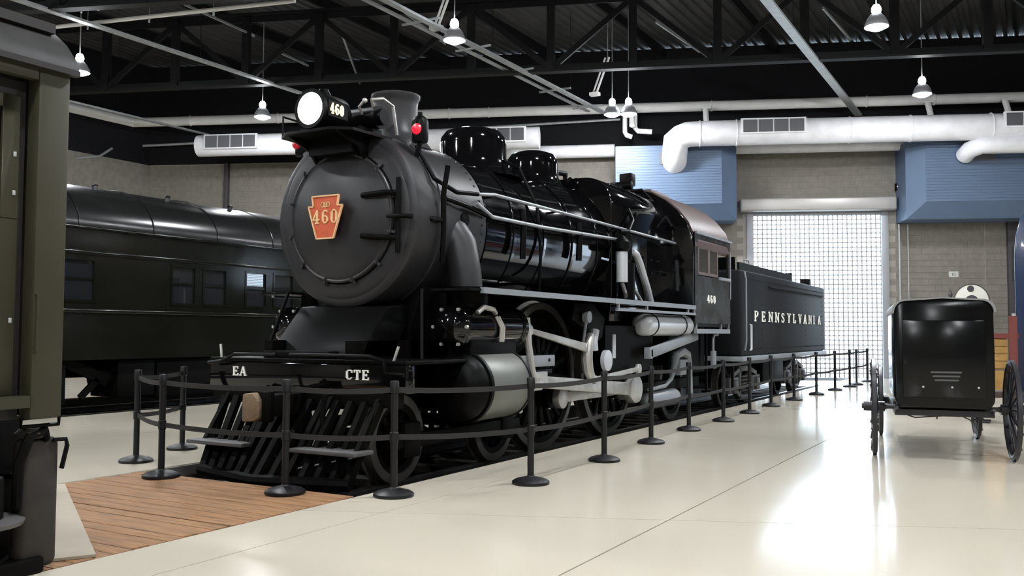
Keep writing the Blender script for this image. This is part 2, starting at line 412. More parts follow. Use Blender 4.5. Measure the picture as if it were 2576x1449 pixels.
for r in range(int(WZ/BH)):
    z = r*BH + 0.005; s = -29 + (BW/2 if r % 2 else 0)
    while s < 20-BW:
        clear = (s+BW < DS0 or DS1 < s < DS0+DSH-BW or s > DS1+DSH or z > DZ)
        if clear:
            if zone(s+BW/2, z) and cnt < 300:
                o = inst('block', bmesh1, wall, (WM @ V(s, 0, z)) - wl0, (0, 0, WA)); cnt += 1
            else:
                w = BW-0.011; zz = z+BH-0.011
                rest.add([(s,0,z),(s+w,0,z),(s+w,0,zz),(s,0,zz),(s,-BD,z),(s+w,-BD,z),(s+w,-BD,zz),(s,-BD,zz)], [(4,5,6,7),(0,1,5,4),(2,3,7,6),(1,2,6,5),(3,0,4,7)])
        s += BW
rest = rest.build('block_field', 'cmu', wall, M=WM); tag(rest, kind='stuff')
# pilasters on the block wall
for (x, y, w) in ((357, 440, 0.34), (570, 440, 0.16), (2552, 620, 0.42)):
    s, z = px_w(x, y, 0.1)
    o = wbox(MB(), s-w/2, s+w/2, 0.0, 0.16, 0, WZ).build('trim_2', 'column_paint', None, M=WM, bevel=0.01)
    tag(o, 'dark painted steel column standing against the block wall', 'column', 'columns on the block wall', kind='structure')
s, z = px_w(2478, 650, 0.02)
tag(wbox(MB(), s-0.012, s+0.012, 0.012, 0.03, 0, 5.1).build('trim_3', 'mortar', None, M=WM), 'thin vertical control joint in the block wall', 'joint', kind='structure')
# left, right and front walls, roof deck
cl = WM @ V(-29, 0, 0); UL = -21.6
tag(MB().box(UL-0.3, UL, -22, wall_v(UL)+0.1, 0, WZ).build('wall_left', 'cmu'), 'concrete block wall along the left side of the hall', 'wall', kind='structure')
tag(MB().box(UL-0.3, UL, -22, wall_v(UL)+0.1, WZ, CH).build('wall_left_upper', 'upper_wall'), 'black metal wall above the left block wall', 'wall', kind='structure')
tag(MB().box(21, 21.3, -22, wall_v(21), 0, CH).build('wall_right', 'cmu'), 'concrete block wall along the right side of the hall', 'wall', kind='structure')
tag(MB().box(UL-0.3, 21.3, -22.3, -22, 0, CH).build('wall_front', 'cmu'), 'concrete block wall at the opposite end of the hall', 'wall', kind='structure')
rd = MB(); k = 0; x = UL-0.3; pts = []
while x < 21.3:
    pts += [(x, CH), (x+0.12, CH), (x+0.16, CH+0.07), (x+0.28, CH+0.07)]; x += 0.32
ns = len(pts); ang = [(-22.0, 36.0)]
rv = [V(p[0], -22.3, p[1]) for p in pts] + [V(p[0], max(wall_v(p[0])+0.2, -22), p[1]) for p in pts]
rd.add(rv, [(i, i+1, ns+i+1, ns+i) for i in range(ns-1)])
tag(rd.build('ceiling', 'ceiling_metal', smooth=10), 'dark ribbed metal roof deck', 'ceiling', kind='structure')
tag(MB().prism([(UL-0.5,-22.5),(21.5,-22.5),(21.5,wall_v(21.5)+.4),(UL-0.5,wall_v(UL-.5)+.4)], 'xy', CH+0.09, CH+0.2).build('roof', 'upper_wall'), 'flat roof over the hall', 'roof', kind='structure')

# ---- roll-up grille doors (the second one, outside the frame, shows mirrored in the car windows)
def grille_door(name, d0, d1, g0, g1, h0, h1, label):
    door = thing(name, WM @ V((d0+d1)/2, 0, 0), label, 'door'); door['kind'] = 'structure'
    GT = 5.40; nb = 27; nr = 35
    for i in range(nb+1):
        s = g0 + (g1-g0)*i/nb
        wbox(MB(), s-0.017, s+0.017, -0.07, -0.055, 0.0, GT).build('grille_link', 'door_steel', door, M=WM)
    for i in range(nr+1):
        z = GT*i/nr
        mb = MB(); wbox(mb, g0-0.05, g1+0.05, -0.072, -0.052, max(0.0, z-0.016), z+0.016)
        for j in range(nb+1):
            s = g0 + (g1-g0)*j/nb
            mb.prism([(s-.046,z),(s,max(0.0, z-.046)),(s+.046,z),(s,z+.046)], 'xz', .05, .075)
        mb.build('grille_rod', 'door_steel', door, M=WM)
    for s0, s1 in ((d0, g0), (g1, d1)):
        wbox(MB(), s0, s1, -0.12, 0.06, 0, DZ).build('guide', 'door_steel', door, M=WM, bevel=0.01)
    wbox(MB(), h0, h1, 0.012, 0.42, GT+0.1, 5.93).build('hood', 'hood_steel', door, M=WM, bevel=0.06, seg=3)
    wbox(MB(), d0, d1, -0.12, 0.0, GT, DZ).build('header', 'door_steel', door, M=WM)
G0, G1 = px_w(1897, 800)[0], px_w(2220, 800)[0]
h0, h1 = px_w(1862, 515, .4)[0], px_w(2257, 515, .4)[0]
grille_door('door_1', DS0, DS1, G0, G1, h0, h1, 'roll-up openwork grille door with bright daylight behind the tender')
grille_door('door_2', DS0+DSH, DS1+DSH, G0+DSH, G1+DSH, h0+DSH, h1+DSH, 'second roll-up grille door beyond the blue rail car')
# ground outside
tag(MB().box(-40, 30, 0.33, 60, -0.12, -0.02).build('ground', 'asphalt', M=WM), 'bright pale ground outside the roll-up door', 'ground', kind='structure')
# slim conduits beside the door
for (x, w, top) in ((2263, 0.07, 5.05), (2285, 0.045, 5.04)):
    s, z = px_w(x, 650, 0.05)
    o = MB().tube(V(s, -0.06, 0), V(s, -0.06, top), w/2).build('wall_conduit', 'galvanized', None, M=WM)
    tag(o, 'slim grey conduit pipe running up the wall beside the door' if w > .05 else 'thin pale conduit running up the block wall to the blue soffit', 'conduit')
    MB().box(s-0.04, s+0.04, -0.09, -0.012, 2.0, 2.05).build('clip', 'galvanized', o, M=WM)

# ================================================================== DUCTS, PIPES AND ROOF STEEL
# blue soffit boxes with bevelled edges on the wall
def soffit(s0, s1, z0, z1, depth, ch_side, label):
    t = thing('soffit_box', WM @ V((s0+s1)/2, -depth/2, z0), label, 'soffit')
    c = 0.5
    a0 = s0 + (c if 'L' in ch_side else 0.02); a1 = s1 - (c if 'R' in ch_side else 0.02)
    # horizontally ribbed front panels: one per siding board
    n = 22
    zb = z0 + c
    for i in range(n):
        za = zb + (z1-zb)*i/n; zc = zb + (z1-zb)*(i+1)/n
        wbox(MB(), a0, a1, depth-0.02, depth+0.012, za+0.004, zc-0.004).build('siding_board', 'blue_siding', t, M=WM)
    b = MB()
    # chamfered shell
    ring0 = [(s0, 0.013, z0), (s1, 0.013, z0), (s1, 0.013, z1), (s0, 0.013, z1)]
    def P(s, o, z): return (s, -o, z)
    A = [P(s0, .013, z0), P(s1, .013, z0), P(s1, .013, z1), P(s0, .013, z1)]
    e = 0.35
    Bq = [P(s0, depth-e, z0), P(s1, depth-e, z0), P(s1, depth-e, z1), P(s0, depth-e, z1)]
    Cq = [P(a0, depth, zb), P(a1, depth, zb), P(a1, depth, z1), P(a0, depth, z1)]
    b.add(A+Bq+Cq, [(3,2,1,0),(0,1,5,4),(1,2,6,5),(2,3,7,6),(3,0,4,7),(4,5,9,8),(5,6,10,9),(6,7,11,10),(7,4,8,11),(8,9,10,11)])
    b.build('casing', 'blue_siding', t, M=WM, smooth=20)
    return t
D1 = 1.5
a = px_w(1547, 420, D1)[0]; b = px_w(1853, 420, D1-.3)[0]
sofL = soffit(a, b, 5.12, WZ, D1, 'R', 'pale blue ribbed soffit box on the wall left of the door, behind the cab')
a = px_w(2279, 420, D1-.3)[0]
sofR = soffit(a, a+9.0, 5.08, WZ, D1, 'L', 'blue ribbed soffit box on the wall right of the door, above the white disc signal')
# opening plates behind the duct mouths
for (x, y, w, h, lab) in ((1692, 398, 0.85, 0.42, 'dark square duct opening in the left blue soffit'), (2460, 378, 0.95, 0.62, 'dark square duct opening in the right blue soffit')):
    s, z = px_w(x, y, D1)
    o = wbox(MB(), s-w/2, s+w/2, D1+0.012, D1+0.05, z-h/2, z+h/2).build('duct_collar', 'vent_grey', None, M=WM, bevel=0.01); tag(o, lab, 'duct collar')
# big white duct with elbow, right
def duct(name, pts, r, label, grilles, joints):
    t = thing(name, WM @ V(pts[0][0], -pts[0][1], pts[0][2]-r), label, 'duct')
    MB().path([(p[0], -p[1], p[2]) for p in pts], r, 24).build('duct_shell', 'white_duct', t, M=WM, smooth=50)
    for (s, o, z, d) in joints:
        MB().ring((s, -o, z), d, r+0.005, 0.02, 24, 6).build('joint_band', 'white_duct', t, M=WM)
    for (s0, s1, o, z0, z1, k) in grilles:
        g = wbox(MB(), s0-.05, s1+.05, o-0.05, o+0.03, z0-.05, z1+.05).build('grille_frame', 'white_duct', t, M=WM, bevel=0.01)
        for j in range(k):
            u0 = s0 + (s1-s0)*j/k; u1 = s0 + (s1-s0)*(j+1)/k
            wbox(MB(), u0+.02, u1-.02, o+0.02, o+0.045, z0, z1).build('grille_panel', 'vent_grey', g, M=WM)
    return t
OD = 2.1; RD = 0.40
s_e, z_e = px_w(1700, 330, OD); z_d = px_w(2100, 328, OD)[1]
zl = px_w(1692, 372, OD)[1]
el = [(s_e-0.02, OD-0.75, zl-0.35), (s_e-0.02, OD-0.6, zl-0.28), (s_e-0.02, OD-0.2, zl-0.02), (s_e, OD-0.04, zl+0.25), (s_e+0.12, OD, z_d-0.12), (s_e+0.35, OD, z_d-0.02), (s_e+0.7, OD, z_d)]
g0, g1 = px_w(1867, 320, OD+.3)[0], px_w(2023, 320, OD+.3)[0]
g2 = px_w(2527, 320, OD+.3)[0]
zt = px_w(1900, 303, OD+.3)[1]; zb2 = px_w(1900, 334, OD+.3)[1]
duct('supply_duct', el + [(g1+3, OD, z_d), (12.0, OD, z_d-0.05)], RD, 'thick white air duct with an elbow hanging in front of the blue soffits',
     [(g0, g1, OD+RD-.005, zb2, zt, 4), (g2, g2+2.0, OD+RD-.005, zb2, zt, 4)], [(s_e+0.75, OD, z_d, (1,0,0)), (g0-.15, OD, z_d, (1,0,0)), (g1+1.4, OD, z_d, (1,0,0)), (g1+3.2, OD, z_d, (1,0,0)), (g2-.3, OD, z_d, (1,0,0))])
# hangers of the big duct
# left duct with grille, behind the smokebox
sa, za = px_w(500, 372, OD); sb, zc = px_w(1357, 342, OD)
zc = (za+zc)/2
ga, gb = px_w(518, 366, OD+.3)[0], px_w(645, 366, OD+.3)[0]
gc, gd = px_w(1180, 340, OD+.3)[0], px_w(1320, 340, OD+.3)[0]
duct('supply_duct', [(sa, OD, zc), (sb, OD, zc)], 0.36, 'thick straight white air duct with closed ends hanging behind the smokebox',
     [(ga, gb, OD+.355, zc-.14, zc+.26, 4), (gc, gd, OD+.355, zc-.14, zc+.26, 4)], [(gb+2, OD, zc, (1,0,0)), (gb+4, OD, zc, (1,0,0))])
# return duct lying on top of the wall, between and behind the soffits
s0, z0 = px_w(1380, 380, .5); s1 = px_w(1546, 380, .5)[0]
duct('return_duct', [(s0-3, .45, z0-.03), (s1, .45, z0-.03)], 0.22, 'pale wrapped pipe along the wall behind the domes of the locomotive', [], [])
s0, z0 = px_w(1855, 372, .5); s1 = px_w(2275, 372, .5)[0]
duct('return_duct', [(s0-.2, .45, z0), (s1+.3, .45, z0)], 0.20, 'pale wrapped pipe along the wall above the roll-up door', [], [])
s0, z0 = px_w(2450, 366, OD+.1)
duct('branch_duct', [(s0-.05, D1+.06, z0-.18), (s0-.03, OD-.15, z0-.08), (s0+.22, OD+.1, z0), (s0+.6, OD+.1, z0), (s0+6, OD+.1, z0)], 0.26, 'short white branch duct entering the right blue soffit', [], [])
# long white pipe along the back and left walls
s0, z0 = px_w(2570, 262, .9); sc = px_w(335, 337, .9)[0]
zp = 8.95
pa = WM @ V(14, -.9, zp); pb = WM @ V(sc, -.9, zp); pc = V(pb.x+0.0, -14, zp)
pipe = thing('white_pipe', (pb.x, pb.y, zp-.17), 'long white pipe running along the top of the back wall and round the corner', 'pipe')
MB().tube(pa, pb, 0.165, n=16).build('pipe_run', 'white_pipe', pipe)
MB().tube(pb+V(0,.0,0), pc, 0.165, n=16).build('pipe_run', 'white_pipe', pipe)
MB().sphere(pb, 0.17, 16).build('elbow', 'white_pipe', pipe)
for x in (480, 700, 1130, 1230, 1590, 1790, 2180, 2350):
    s, z = px_w(x, 280, .9)
    MB().ring((s, -.9, zp), (1,0,0), 0.172, 0.018, 16, 6).build('coupling', 'white_pipe', pipe, M=WM)
for x in (1590, 1775, 2335, 2530):
    s, z = px_w(x, 280, 1.3)
    o = MB().tube(V(s, -1.25, zp-.16), V(s, -1.6, 8.2), 0.09, n=10).build('duct_hanger', 'white_pipe', None, M=WM)
    MB().box(s-.14, s+.14, -1.36, -1.06, zp-.19, zp-.15).build('hanger_plate', 'white_pipe', o, M=WM)
    tag(o, 'short white hanger post between the long pipe and the duct below it', 'hanger', 'white hanger posts')
# small bent pipe by the left soffit
pp_ = [px_w(x, y, 1.2) for (x, y) in ((1572, 285), (1572, 340), (1590, 345))]
o = MB().path([(pp_[0][0], -1.2, pp_[0][1]), (pp_[1][0], -1.2, pp_[1][1]+.1), (pp_[1][0]+.05, -1.2, pp_[1][1]), (pp_[2][0], -1.2, pp_[2][1])], 0.08, 10).build('drain_pipe', 'white_pipe', None, M=WM)
tag(o, 'thin white drop pipe above the left blue soffit, straight one', 'pipe')
pp_ = [px_w(x, y, 1.2) for (x, y) in ((1597, 290), (1597, 330), (1640, 332))]
o2 = MB().path([(pp_[0][0], -1.2, pp_[0][1]), (pp_[1][0], -1.2, pp_[1][1]+.12), (pp_[1][0]+.1, -1.2, pp_[1][1]), (pp_[2][0], -1.2, pp_[2][1])], 0.085, 10).build('drain_pipe', 'white_pipe', None, M=WM)
tag(o2, 'thin white pipe with a right-angle bend above the left blue soffit', 'pipe')
# thin black-topped conduit along the back wall behind the left duct
qs = [px_u(x, y, UL+.045) for (x, y) in ((190, 398), (250, 393), (282, 373))]
o1 = MB().path(qs, 0.045, 8).build('conduit_run', 'galvanized'); tag(o1, 'short thin grey conduit with a kink on the left block wall', 'conduit')
qs = [WM @ V(q[0], -.3, q[1]) for q in [px_w(x, y, .3) for (x, y) in ((360, 367), (500, 360), (1200, 322), (1560, 300))]]
o = MB().path(qs, 0.045, 8).build('conduit_run', 'galvanized')
tag(o, 'long thin grey conduit running along the top of the block wall behind the ducts', 'conduit')

# ---- cable trays and conduits running along the hall under the roof
def tray(u, v0, v1, z, w, label, two=False):
    t = thing('cable_tray', (u, v0, z), label, 'cable tray')
    MB().box(u-w/2, u+w/2, v0, v1, z, z+0.06).build('rail', 'galvanized', t)
    if two:
        MB().box(u-0.62, u-0.50, v0, v1, z+0.12, z+0.16).build('rail', 'galvanized', t)
        v = v0+0.4
        while v < v1:
            MB().box(u-0.75, u+0.3, v-0.025, v+0.025, z+0.065, z+0.11).build('rung', 'galvanized', t); v += 2.3
    v = v0+1.0
    while v < v1:
        MB().tube((u, v, z+0.06), (u, v, CH), 0.008, n=5).build('hanger_rod', 'truss_black', t); v += 4.6
tray(-12.45, 3.2, 12.6, 8.6, 0.17, 'pale metal conduit hung under the roof above the glossy dark green car')
tray(-5.45, 2.0, 19.3, 8.6, 0.16, 'long double-rail metal cable tray hung under the roof above the locomotive', True)
tray(1.75, 4.0, 23.6, 8.6, 0.22, 'single flat grey metal conduit hung under the roof near the roll-up door')
tray(-19.5, 6.0, 15.4, 8.6, 0.12, 'thin pale conduit hung under the roof near the left corner of the hall')

# ---- roof trusses running across the hall
TA = math.radians(20.0)
def truss(uc, vc, label, l0, l1, zb=8.62, zt=10.75, step=2.25):
    T = Matrix.Translation((uc, vc, 0)) @ Matrix.Rotation(TA, 4, 'Z')
    t = thing('roof_truss', (uc, vc, zb), label, 'truss', 'roof trusses')
    MB().box(l0, l1, -.13, .13, zb, zb+.07).box(l0, l1, -.02, .02, zb+.07, zb+.22).build('bottom_chord', 'truss_black', t, M=T)
    MB().box(l0, l1, -.15, .15, zt-.08, zt).box(l0, l1, -.02, .02, zt-.25, zt-.08).build('top_chord', 'truss_black', t, M=T)
    x = l0+.3; k = 0
    while x < l1-step:
        MB().box(x-.11, x+.11, -.08, .08, zb+.07, zt-.1).build('post', 'truss_black', t, M=T)
        a, b = ((x, zb+.1), (x+step, zt-.15)) if k % 2 else ((x, zt-.15), (x+step, zb+.1))
        MB().bar((a[0], 0, a[1]), (b[0], 0, b[1]), .10, .15).build('brace', 'truss_black', t, M=T)
        x += step; k += 1
    return t
truss(-12.4, 11.55, 'black steel roof truss with posts and diagonal braces nearest the blue soffits', -8, 31)
truss(-9.5, 5.6, 'black steel roof truss with posts and diagonal braces above the locomotive cab', -10, 30)
truss(-7.5, -0.8, 'black steel roof truss with posts and diagonal braces above the smokebox', -10, 28)
# purlins and light cross-bracing under the deck
for i in range(9):
    u = -18.2 + i*3.5
    MBp = MB().box(u-.05, u+.05, -6, min(wall_v(u)-.1, 24), CH-.32, CH-.02)
    tag(MBp.build('purlin', 'truss_black'), 'black roof purlin under the ribbed deck running the length of the hall', 'purlin', 'roof purlins')
for i, (x0, y0, x1, y1) in enumerate(((980, 0, 1120, 110), (860, 85, 905, 210), (1650, 55, 1760, 130), (2070, 20, 2140, 100), (700, 130, 775, 165), (440, 0, 640, 90))):
    p = px_z(x0, y0, 10.2); q = px_z(x1, y1, 10.2)
    if (p-q).length > 14: q = p + (q-p).normalized()*14
    o = MB().bar(p, q, .05, .06).build('sway_brace', 'galvanized'); tag(o, 'thin pale sway brace rod under the roof deck', 'brace rod', 'sway braces under the roof')
# light strips: the long white tube stands in for a lit truss flange
for (a, b, z, lab) in (((102, 72), (742, 2), 8.75, 'pale tube standing in for the lit lower flange of the truss above the olive car'), ((130, 28), (300, 6), 9.4, 'short pale tube high under the roof above the olive car')):
    p = px_z(*a, z); q = px_z(*b, z)
    o = MB().tube(p, q, 0.05, n=8).build('lit_strip', 'white_pipe'); tag(o, lab, 'pipe')
    for t_ in (.2, .45, .7):
        c = p.lerp(q, t_); MB().tube(c, c-V(0,0,.14), 0.025, n=6).build('strip_stub', 'galvanized', o); MB().tube(c, V(c.x, c.y, CH+.01), 0.008, n=5).build('hanger_rod', 'galvanized', o)

# ---- high-bay lamps
def lamp_proto():
    t = thing('high_bay_lamp', (0, 0, 0), 'x', 'lamp', 'high-bay lamps')
    MB().lathe([(.245, -.02), (.25, 0), (.235, .07), (.19, .17), (.12, .25), (.085, .29), (.082, .285), (.115, .245), (.183, .163), (.226, .065), (.24, 0), (.245, -.02)], (0,0,0), (0,0,1), 28).build('reflector', 'lamp_metal', t)
    MB().lathe([(.0001, -.10), (.10, -.088), (.18, -.05), (.222, 0), (.228, .03), (.20, .034), (.0001, .036)], (0,0,0), (0,0,1), 24).build('lens', 'lamp_glow', t)
    MB().lathe([(.085, .30), (.10, .33), (.095, .40), (.06, .46), (.03, .47)], (0,0,0), (0,0,1), 16).build('ballast_housing', 'lamp_top_glow', t)
    MB().tube((0,0,.47), (0,0,3.21), .014, n=8).build('stem', 'galvanized', t)
    return t
LP = lamp_proto(); first = True
lamps = [((2205, 66), 'high-bay lamp, second one from the back wall, in the row over the right side aisle'), ((2320, 236), 'high-bay lamp nearest the back wall in the row over the right side aisle'),
         ((1143, 100), 'high-bay lamp under the double-rail cable tray above the boiler'), ((1540, 287), 'high-bay lamp at the far end of the double-rail cable tray'),
         ((660, 293), 'high-bay lamp seen just beside the glowing locomotive headlight'), ((200, 181), 'high-bay lamp hanging beside the roof of the olive car')]
lpos = [(px_z(p[0], p[1], 8.0), l) for p, l in lamps]
q = lpos[3][0]; lpos.append((q + V(.42, 0.26, 0.02), 'second high-bay lamp of the pair at the far end of the cable tray'))
for u in (-14.0, -4.4, 4.0, 12.5):
    for v in (-18.5, -12.0, -5.5, 1.2, 8.0, 14.5):
        if any(abs(p.x-u) < 3 and abs(p.y-v) < 3.4 for p, l in lpos): continue
        if v > wall_v(u)-3: continue
        lpos.append((V(u, v, 8.0), None))
for p, l in lpos:
    o = LP if first else copy_tree(LP)
    first = False
    o.location = p
    o['label'] = l if l else 'high-bay lamp in the rest of the ceiling grid over the hall'
# a bright stage spot with its yoke next to the tray lamps
for (x, y, lab) in ((1102, 42, 'white twin-tube light bracket above the tray lamp over the boiler'), (1500, 215, 'white tube light bracket above the pair of lamps at the tray end')):
    p = px_z(x, y, 9.2)
    t = thing('light_bracket', p - V(0,0,.3), lab, 'bracket')
    MB().tube(p-V(0,0,.25), p+V(.35,.2,.9), .035, n=8).build('arm', 'white_pipe', t)
    MB().tube(p-V(0.12,0,.25), p+V(.22,.2,.9), .03, n=8).build('arm', 'white_pipe', t)
    MB().box(p.x-.2, p.x+.1, p.y-.1, p.y+.1, p.z-.32, p.z-.22).build('foot', 'white_pipe', t)
    MB().tube(p+V(.3,.2,.85), V(p.x+.3, p.y+.2, CH), .015, n=6).build('drop_rod', 'galvanized', t)

# ================================================================== STEAM LOCOMOTIVE
BZ = 2.70; AX = ZR + 0.985
loco = thing('steam_locomotive', (0, 3.6, ZR), 'black steam locomotive with graphite smokebox, red keystone number plate and lit headlight', 'locomotive')
Y = (0, 1, 0)
def arc(cx, cy, r, a0, a1, n):
    return [(cx + r*math.cos(math.radians(a0+(a1-a0)*i/n)), cy + r*math.sin(math.radians(a0+(a1-a0)*i/n))) for i in range(n+1)]
# smokebox barrel and front
sb = MB().lathe([(.90, -.055), (.945, -.05), (.985, -.02), (1.0, .03), (1.0, 1.33), (.6, 1.33)], (0,0,BZ), Y, 64).build('smokebox', 'graphite', loco)
MB().lathe([(1.004, .40), (1.012, .405), (1.012, .47), (1.004, .475)], (0,0,BZ), Y, 64).build('band', 'graphite', sb)
riv = MB()
for k in range(64):
    a = 2*math.pi*k/64
    riv.lathe([(.016, 0), (.013, .010), (.0001, .014)], (1.0*math.cos(a), 1.24, BZ+1.0*math.sin(a)), (math.cos(a), 0, math.sin(a)), 6)
riv = riv.build('rivet_row', 'graphite', sb); riv['kind'] = 'stuff'
MB().lathe([(.905, -.052), (.87, -.075), (.74, -.085), (.72, -.06)], (0,0,BZ), Y, 56).build('front_ring', 'graphite', sb)
dr = MB().lathe([(.715, -.07), (.725, -.10), (.70, -.125), (.62, -.15), (.50, -.19), (.36, -.225), (.18, -.245), (.0001, -.25)], (0,0,BZ), Y, 56).build('smokebox_door', 'graphite', loco)
MB().ring((0,-.115,BZ), Y, .705, .022, 56, 8).build('rim', 'rod_steel' if False else 'graphite', dr)
for k in range(12):
    a = math.radians(15+30*k); c, s = math.cos(a), math.sin(a)
    MB().bar((.69*c, -.135, BZ+.69*s), (.77*c, -.10, BZ+.77*s), .035, .03).tube((.73*c, -.09, BZ+.73*s), (.73*c, -.15, BZ+.73*s), .015, n=6).build('dog_clamp', 'graphite', dr)
for dz in (.22, -.26):
    MB().path([(.80, -.12, BZ+dz), (.66, -.19, BZ+dz), (.40, -.245, BZ+dz*.9)], .03, 8).build('hinge_strap', 'satin_black', dr)
MB().tube((.80,-.13,BZ-.42), (.80,-.13,BZ+.38), .028, n=8).build('hinge_pin', 'satin_black', dr)
# handrails on the smokebox front
MB().path([(.70, -.18, BZ-.03), (.86, -.2, BZ-.04), (1.0, -.14, BZ-.05)], .025, 8).build('grab_rail', 'satin_black', dr)
# keystone number plate
kc = px_u(819, 545, 0.0); kz = kc.z; kv = kc.y
kp = [(-.185,.225),(.185,.225),(.168,.115),(.235,.115),(.118,-.235),(-.118,-.235),(-.235,.115),(-.168,.115)]
plate = MB().prism([(x, kz+z) for x, z in kp], 'xz', kv, kv+.018).build('number_plate', 'plate_red', loco, label='red keystone number plate with brass rim and figures')
rim = MB()
for i in range(8):
    p, q_ = kp[i], kp[(i+1) % 8]
    rim.bar((p[0], kv-.006, kz+p[1]), (q_[0], kv-.006, kz+q_[1]), .016, .02, up=(0,1,0))
rim.build('rim', 'plate_brass', plate)
letters('460', plate, (0, kv, kz-.075), (1,0,0), (0,0,1), .15, 'plate_brass', centre=True, xs=.95, gap=.12)
em = MB()
for dx in (-.035, 0, .035): em.ring((dx, kv-.006, kz+.13), Y, .026, .006, 14, 6)
em.build('monogram', 'plate_brass', plate)
MB().tube((0,-.24,BZ), (0,kv+.01,BZ), .06, n=10).box(-.03,.03,kv+.018,-.22,kz-.15,kz+.15).build('plate_bracket', 'satin_black', plate)
# headlight with side number boards
hc = px_u(781, 273, 0.0); hz, hv = hc.z, hc.y
HR = .20
hl = MB().lathe([(HR-.012, -.01), (HR+.012, -.012), (HR+.012, .03), (HR, .04), (HR, .42), (HR*.85, .47), (.05, .50)], (0,hv,hz), Y, 36).box(-HR-.006, HR+.006, hv+.05, hv+.36, hz-.085, hz+.085).build('headlight', 'satin_black', loco, bevel=0.0)
MB().lathe([(.0001, -.03), (.10, -.026), (HR-.02, -.008), (HR-.014, -.004), (HR-.014, .0)], (0,hv,hz), Y, 36).build('lens', 'headlight_glow', hl, label='round glowing white headlight lens')
letters('460', hl, (HR+.007, hv+.07, hz-.055), (0,1,0), (0,0,1), .115, 'number_glow', xs=.75, gap=.1, name='lit_number')
MB().lathe([(.08, 0), (.05, .06), (.0001, .07)], (0,hv+.2,hz+HR-.01), (0,0,1), 12).build('vent_cap', 'satin_black', hl)
# headlight shelf with brackets
shz = hz-HR-.03
sh = MB().prism([(-.52, 0.12), (-.50, -.52), (-.30, -.66), (.30, -.66), (.50, -.52), (.52, .12)], 'xy', shz-.03, shz).build('headlight_shelf', 'satin_black', loco)
for s in (-1, 1):
    MB().prism([(-.60, shz-.03), (.05, shz-.03), (.05, shz-.16), (-.10, shz-.30), (-.25, shz-.14)], 'yz', s*.34-.015, s*.34+.015).build('bracket', 'satin_black', sh)
MB().box(-.30, .30, -.30, .05, shz-.20, shz-.03).build('box', 'satin_black', sh)
MB().path([(-.52,.1,shz),(-.52,.1,shz+.22),(-.5,-.5,shz+.22),(-.5,-.5,shz)], .012, 6).build('rail', 'satin_black', sh)
# generator behind the headlight
gen = MB().tube((-.10,.14,3.83), (.34,.14,3.83), .13, n=18).tube((.34,.14,3.83),(.40,.14,3.83),.09,n=14).tube((.12,.14,3.66),(.12,.14,3.75),.10,n=8).box(-.06,.3,.06,.22,3.62,3.70).build('generator', 'satin_black', loco)
MB().path([(.30,.06,3.93),(.32,.0,4.0),(.34,.18,4.05),(.3,.42,4.02),(.3,.5,3.7)], .018, 8).build('pipe', 'rod_steel', gen)
MB().path([(.18,.02,3.86),(.2,-.06,3.92),(.26,-.06,3.97)], .016, 8).sphere((.28,-.06,3.98), .03, 8).build('valve', 'rod_steel', gen)
# chimney
cv = .87
MB().lathe([(.46, -.10), (.40, -.02), (.32, .06), (.275, .14), (.262, .30), (.262, .46), (.272, .51), (.292, .54), (.292, .575), (.27, .58), (.24, .575), (.23, .3)], (0,cv,3.70), (0,0,1), 36).build('chimney', 'graphite', loco)
# boiler barrel and Belpaire firebox
bl = MB().lathe([(.90, 1.32), (.985, 1.325), (.985, 3.1), (1.06, 4.4), (1.075, 5.0), (.7, 5.0)], (0,0,BZ), Y, 64).build('boiler', 'gloss_black', loco)
for v, r in ((1.40, .992), (2.05, .992), (2.85, .993), (3.65, 1.027), (4.4, 1.068)):
    MB().lathe([(r-.004, v-.035), (r+.006, v-.03), (r+.006, v+.03), (r-.004, v+.035)], (0,0,BZ), Y, 64).build('boiler_band', 'gloss_black', bl)
def firebox_profile(w, top, bot, r):
    return [(-w+.06, bot), (-w, bot+.5)] + [(p[0]-w+r, p[1]+top-r) for p in arc(0, 0, r, 180, 90, 8)] + [(p[0]+w-r, p[1]+top-r) for p in arc(0, 0, r, 90, 0, 8)] + [(w, bot+.5), (w-.06, bot)]
MB().prism(firebox_profile(1.09, 3.84, 1.55, .46), 'xz', 4.85, 7.46).build('firebox', 'gloss_black', loco, bevel=.02)
fbx = MB()
# staybolt caps along the firebox top side
for k in range(7):
    for j in range(2):
        fbx.lathe([(.03,0),(.025,.02),(.0001,.028)], (1.085, 5.1+k*.34, 2.95+.22*j-.5), (1,0,0), 6)
f2 = fbx.build('staybolt_cap', 'gloss_black', loco); f2['kind'] = 'stuff'
# domes
def dome(v, r, zt, zb, nm, lab=None):
    return MB().lathe([(r+.22, zb-.06), (r+.12, zb+.0), (r+.04, zb+.10), (r, zb+.20), (r, zt-.22), (r*.96, zt-.13), (r*.82, zt-.05), (r*.55, zt-.01), (.0001, zt)], (0,v,0), (0,0,1), 40).build(nm, 'gloss_black', loco, smooth=60)
sd = dome(2.62, .455, 4.22, 3.58, 'sand_dome')
for s in (-1, 1):
    MB().path([(s*.44,2.62,3.75),(s*.72,2.62,3.62),(s*.98,2.64,3.1),(s*1.03,2.66,2.5),(s*.98,2.7,1.95)], .022, 8).build('sand_pipe', 'satin_black', sd)
stm = dome(4.32, .40, 4.20, 3.62, 'steam_dome')
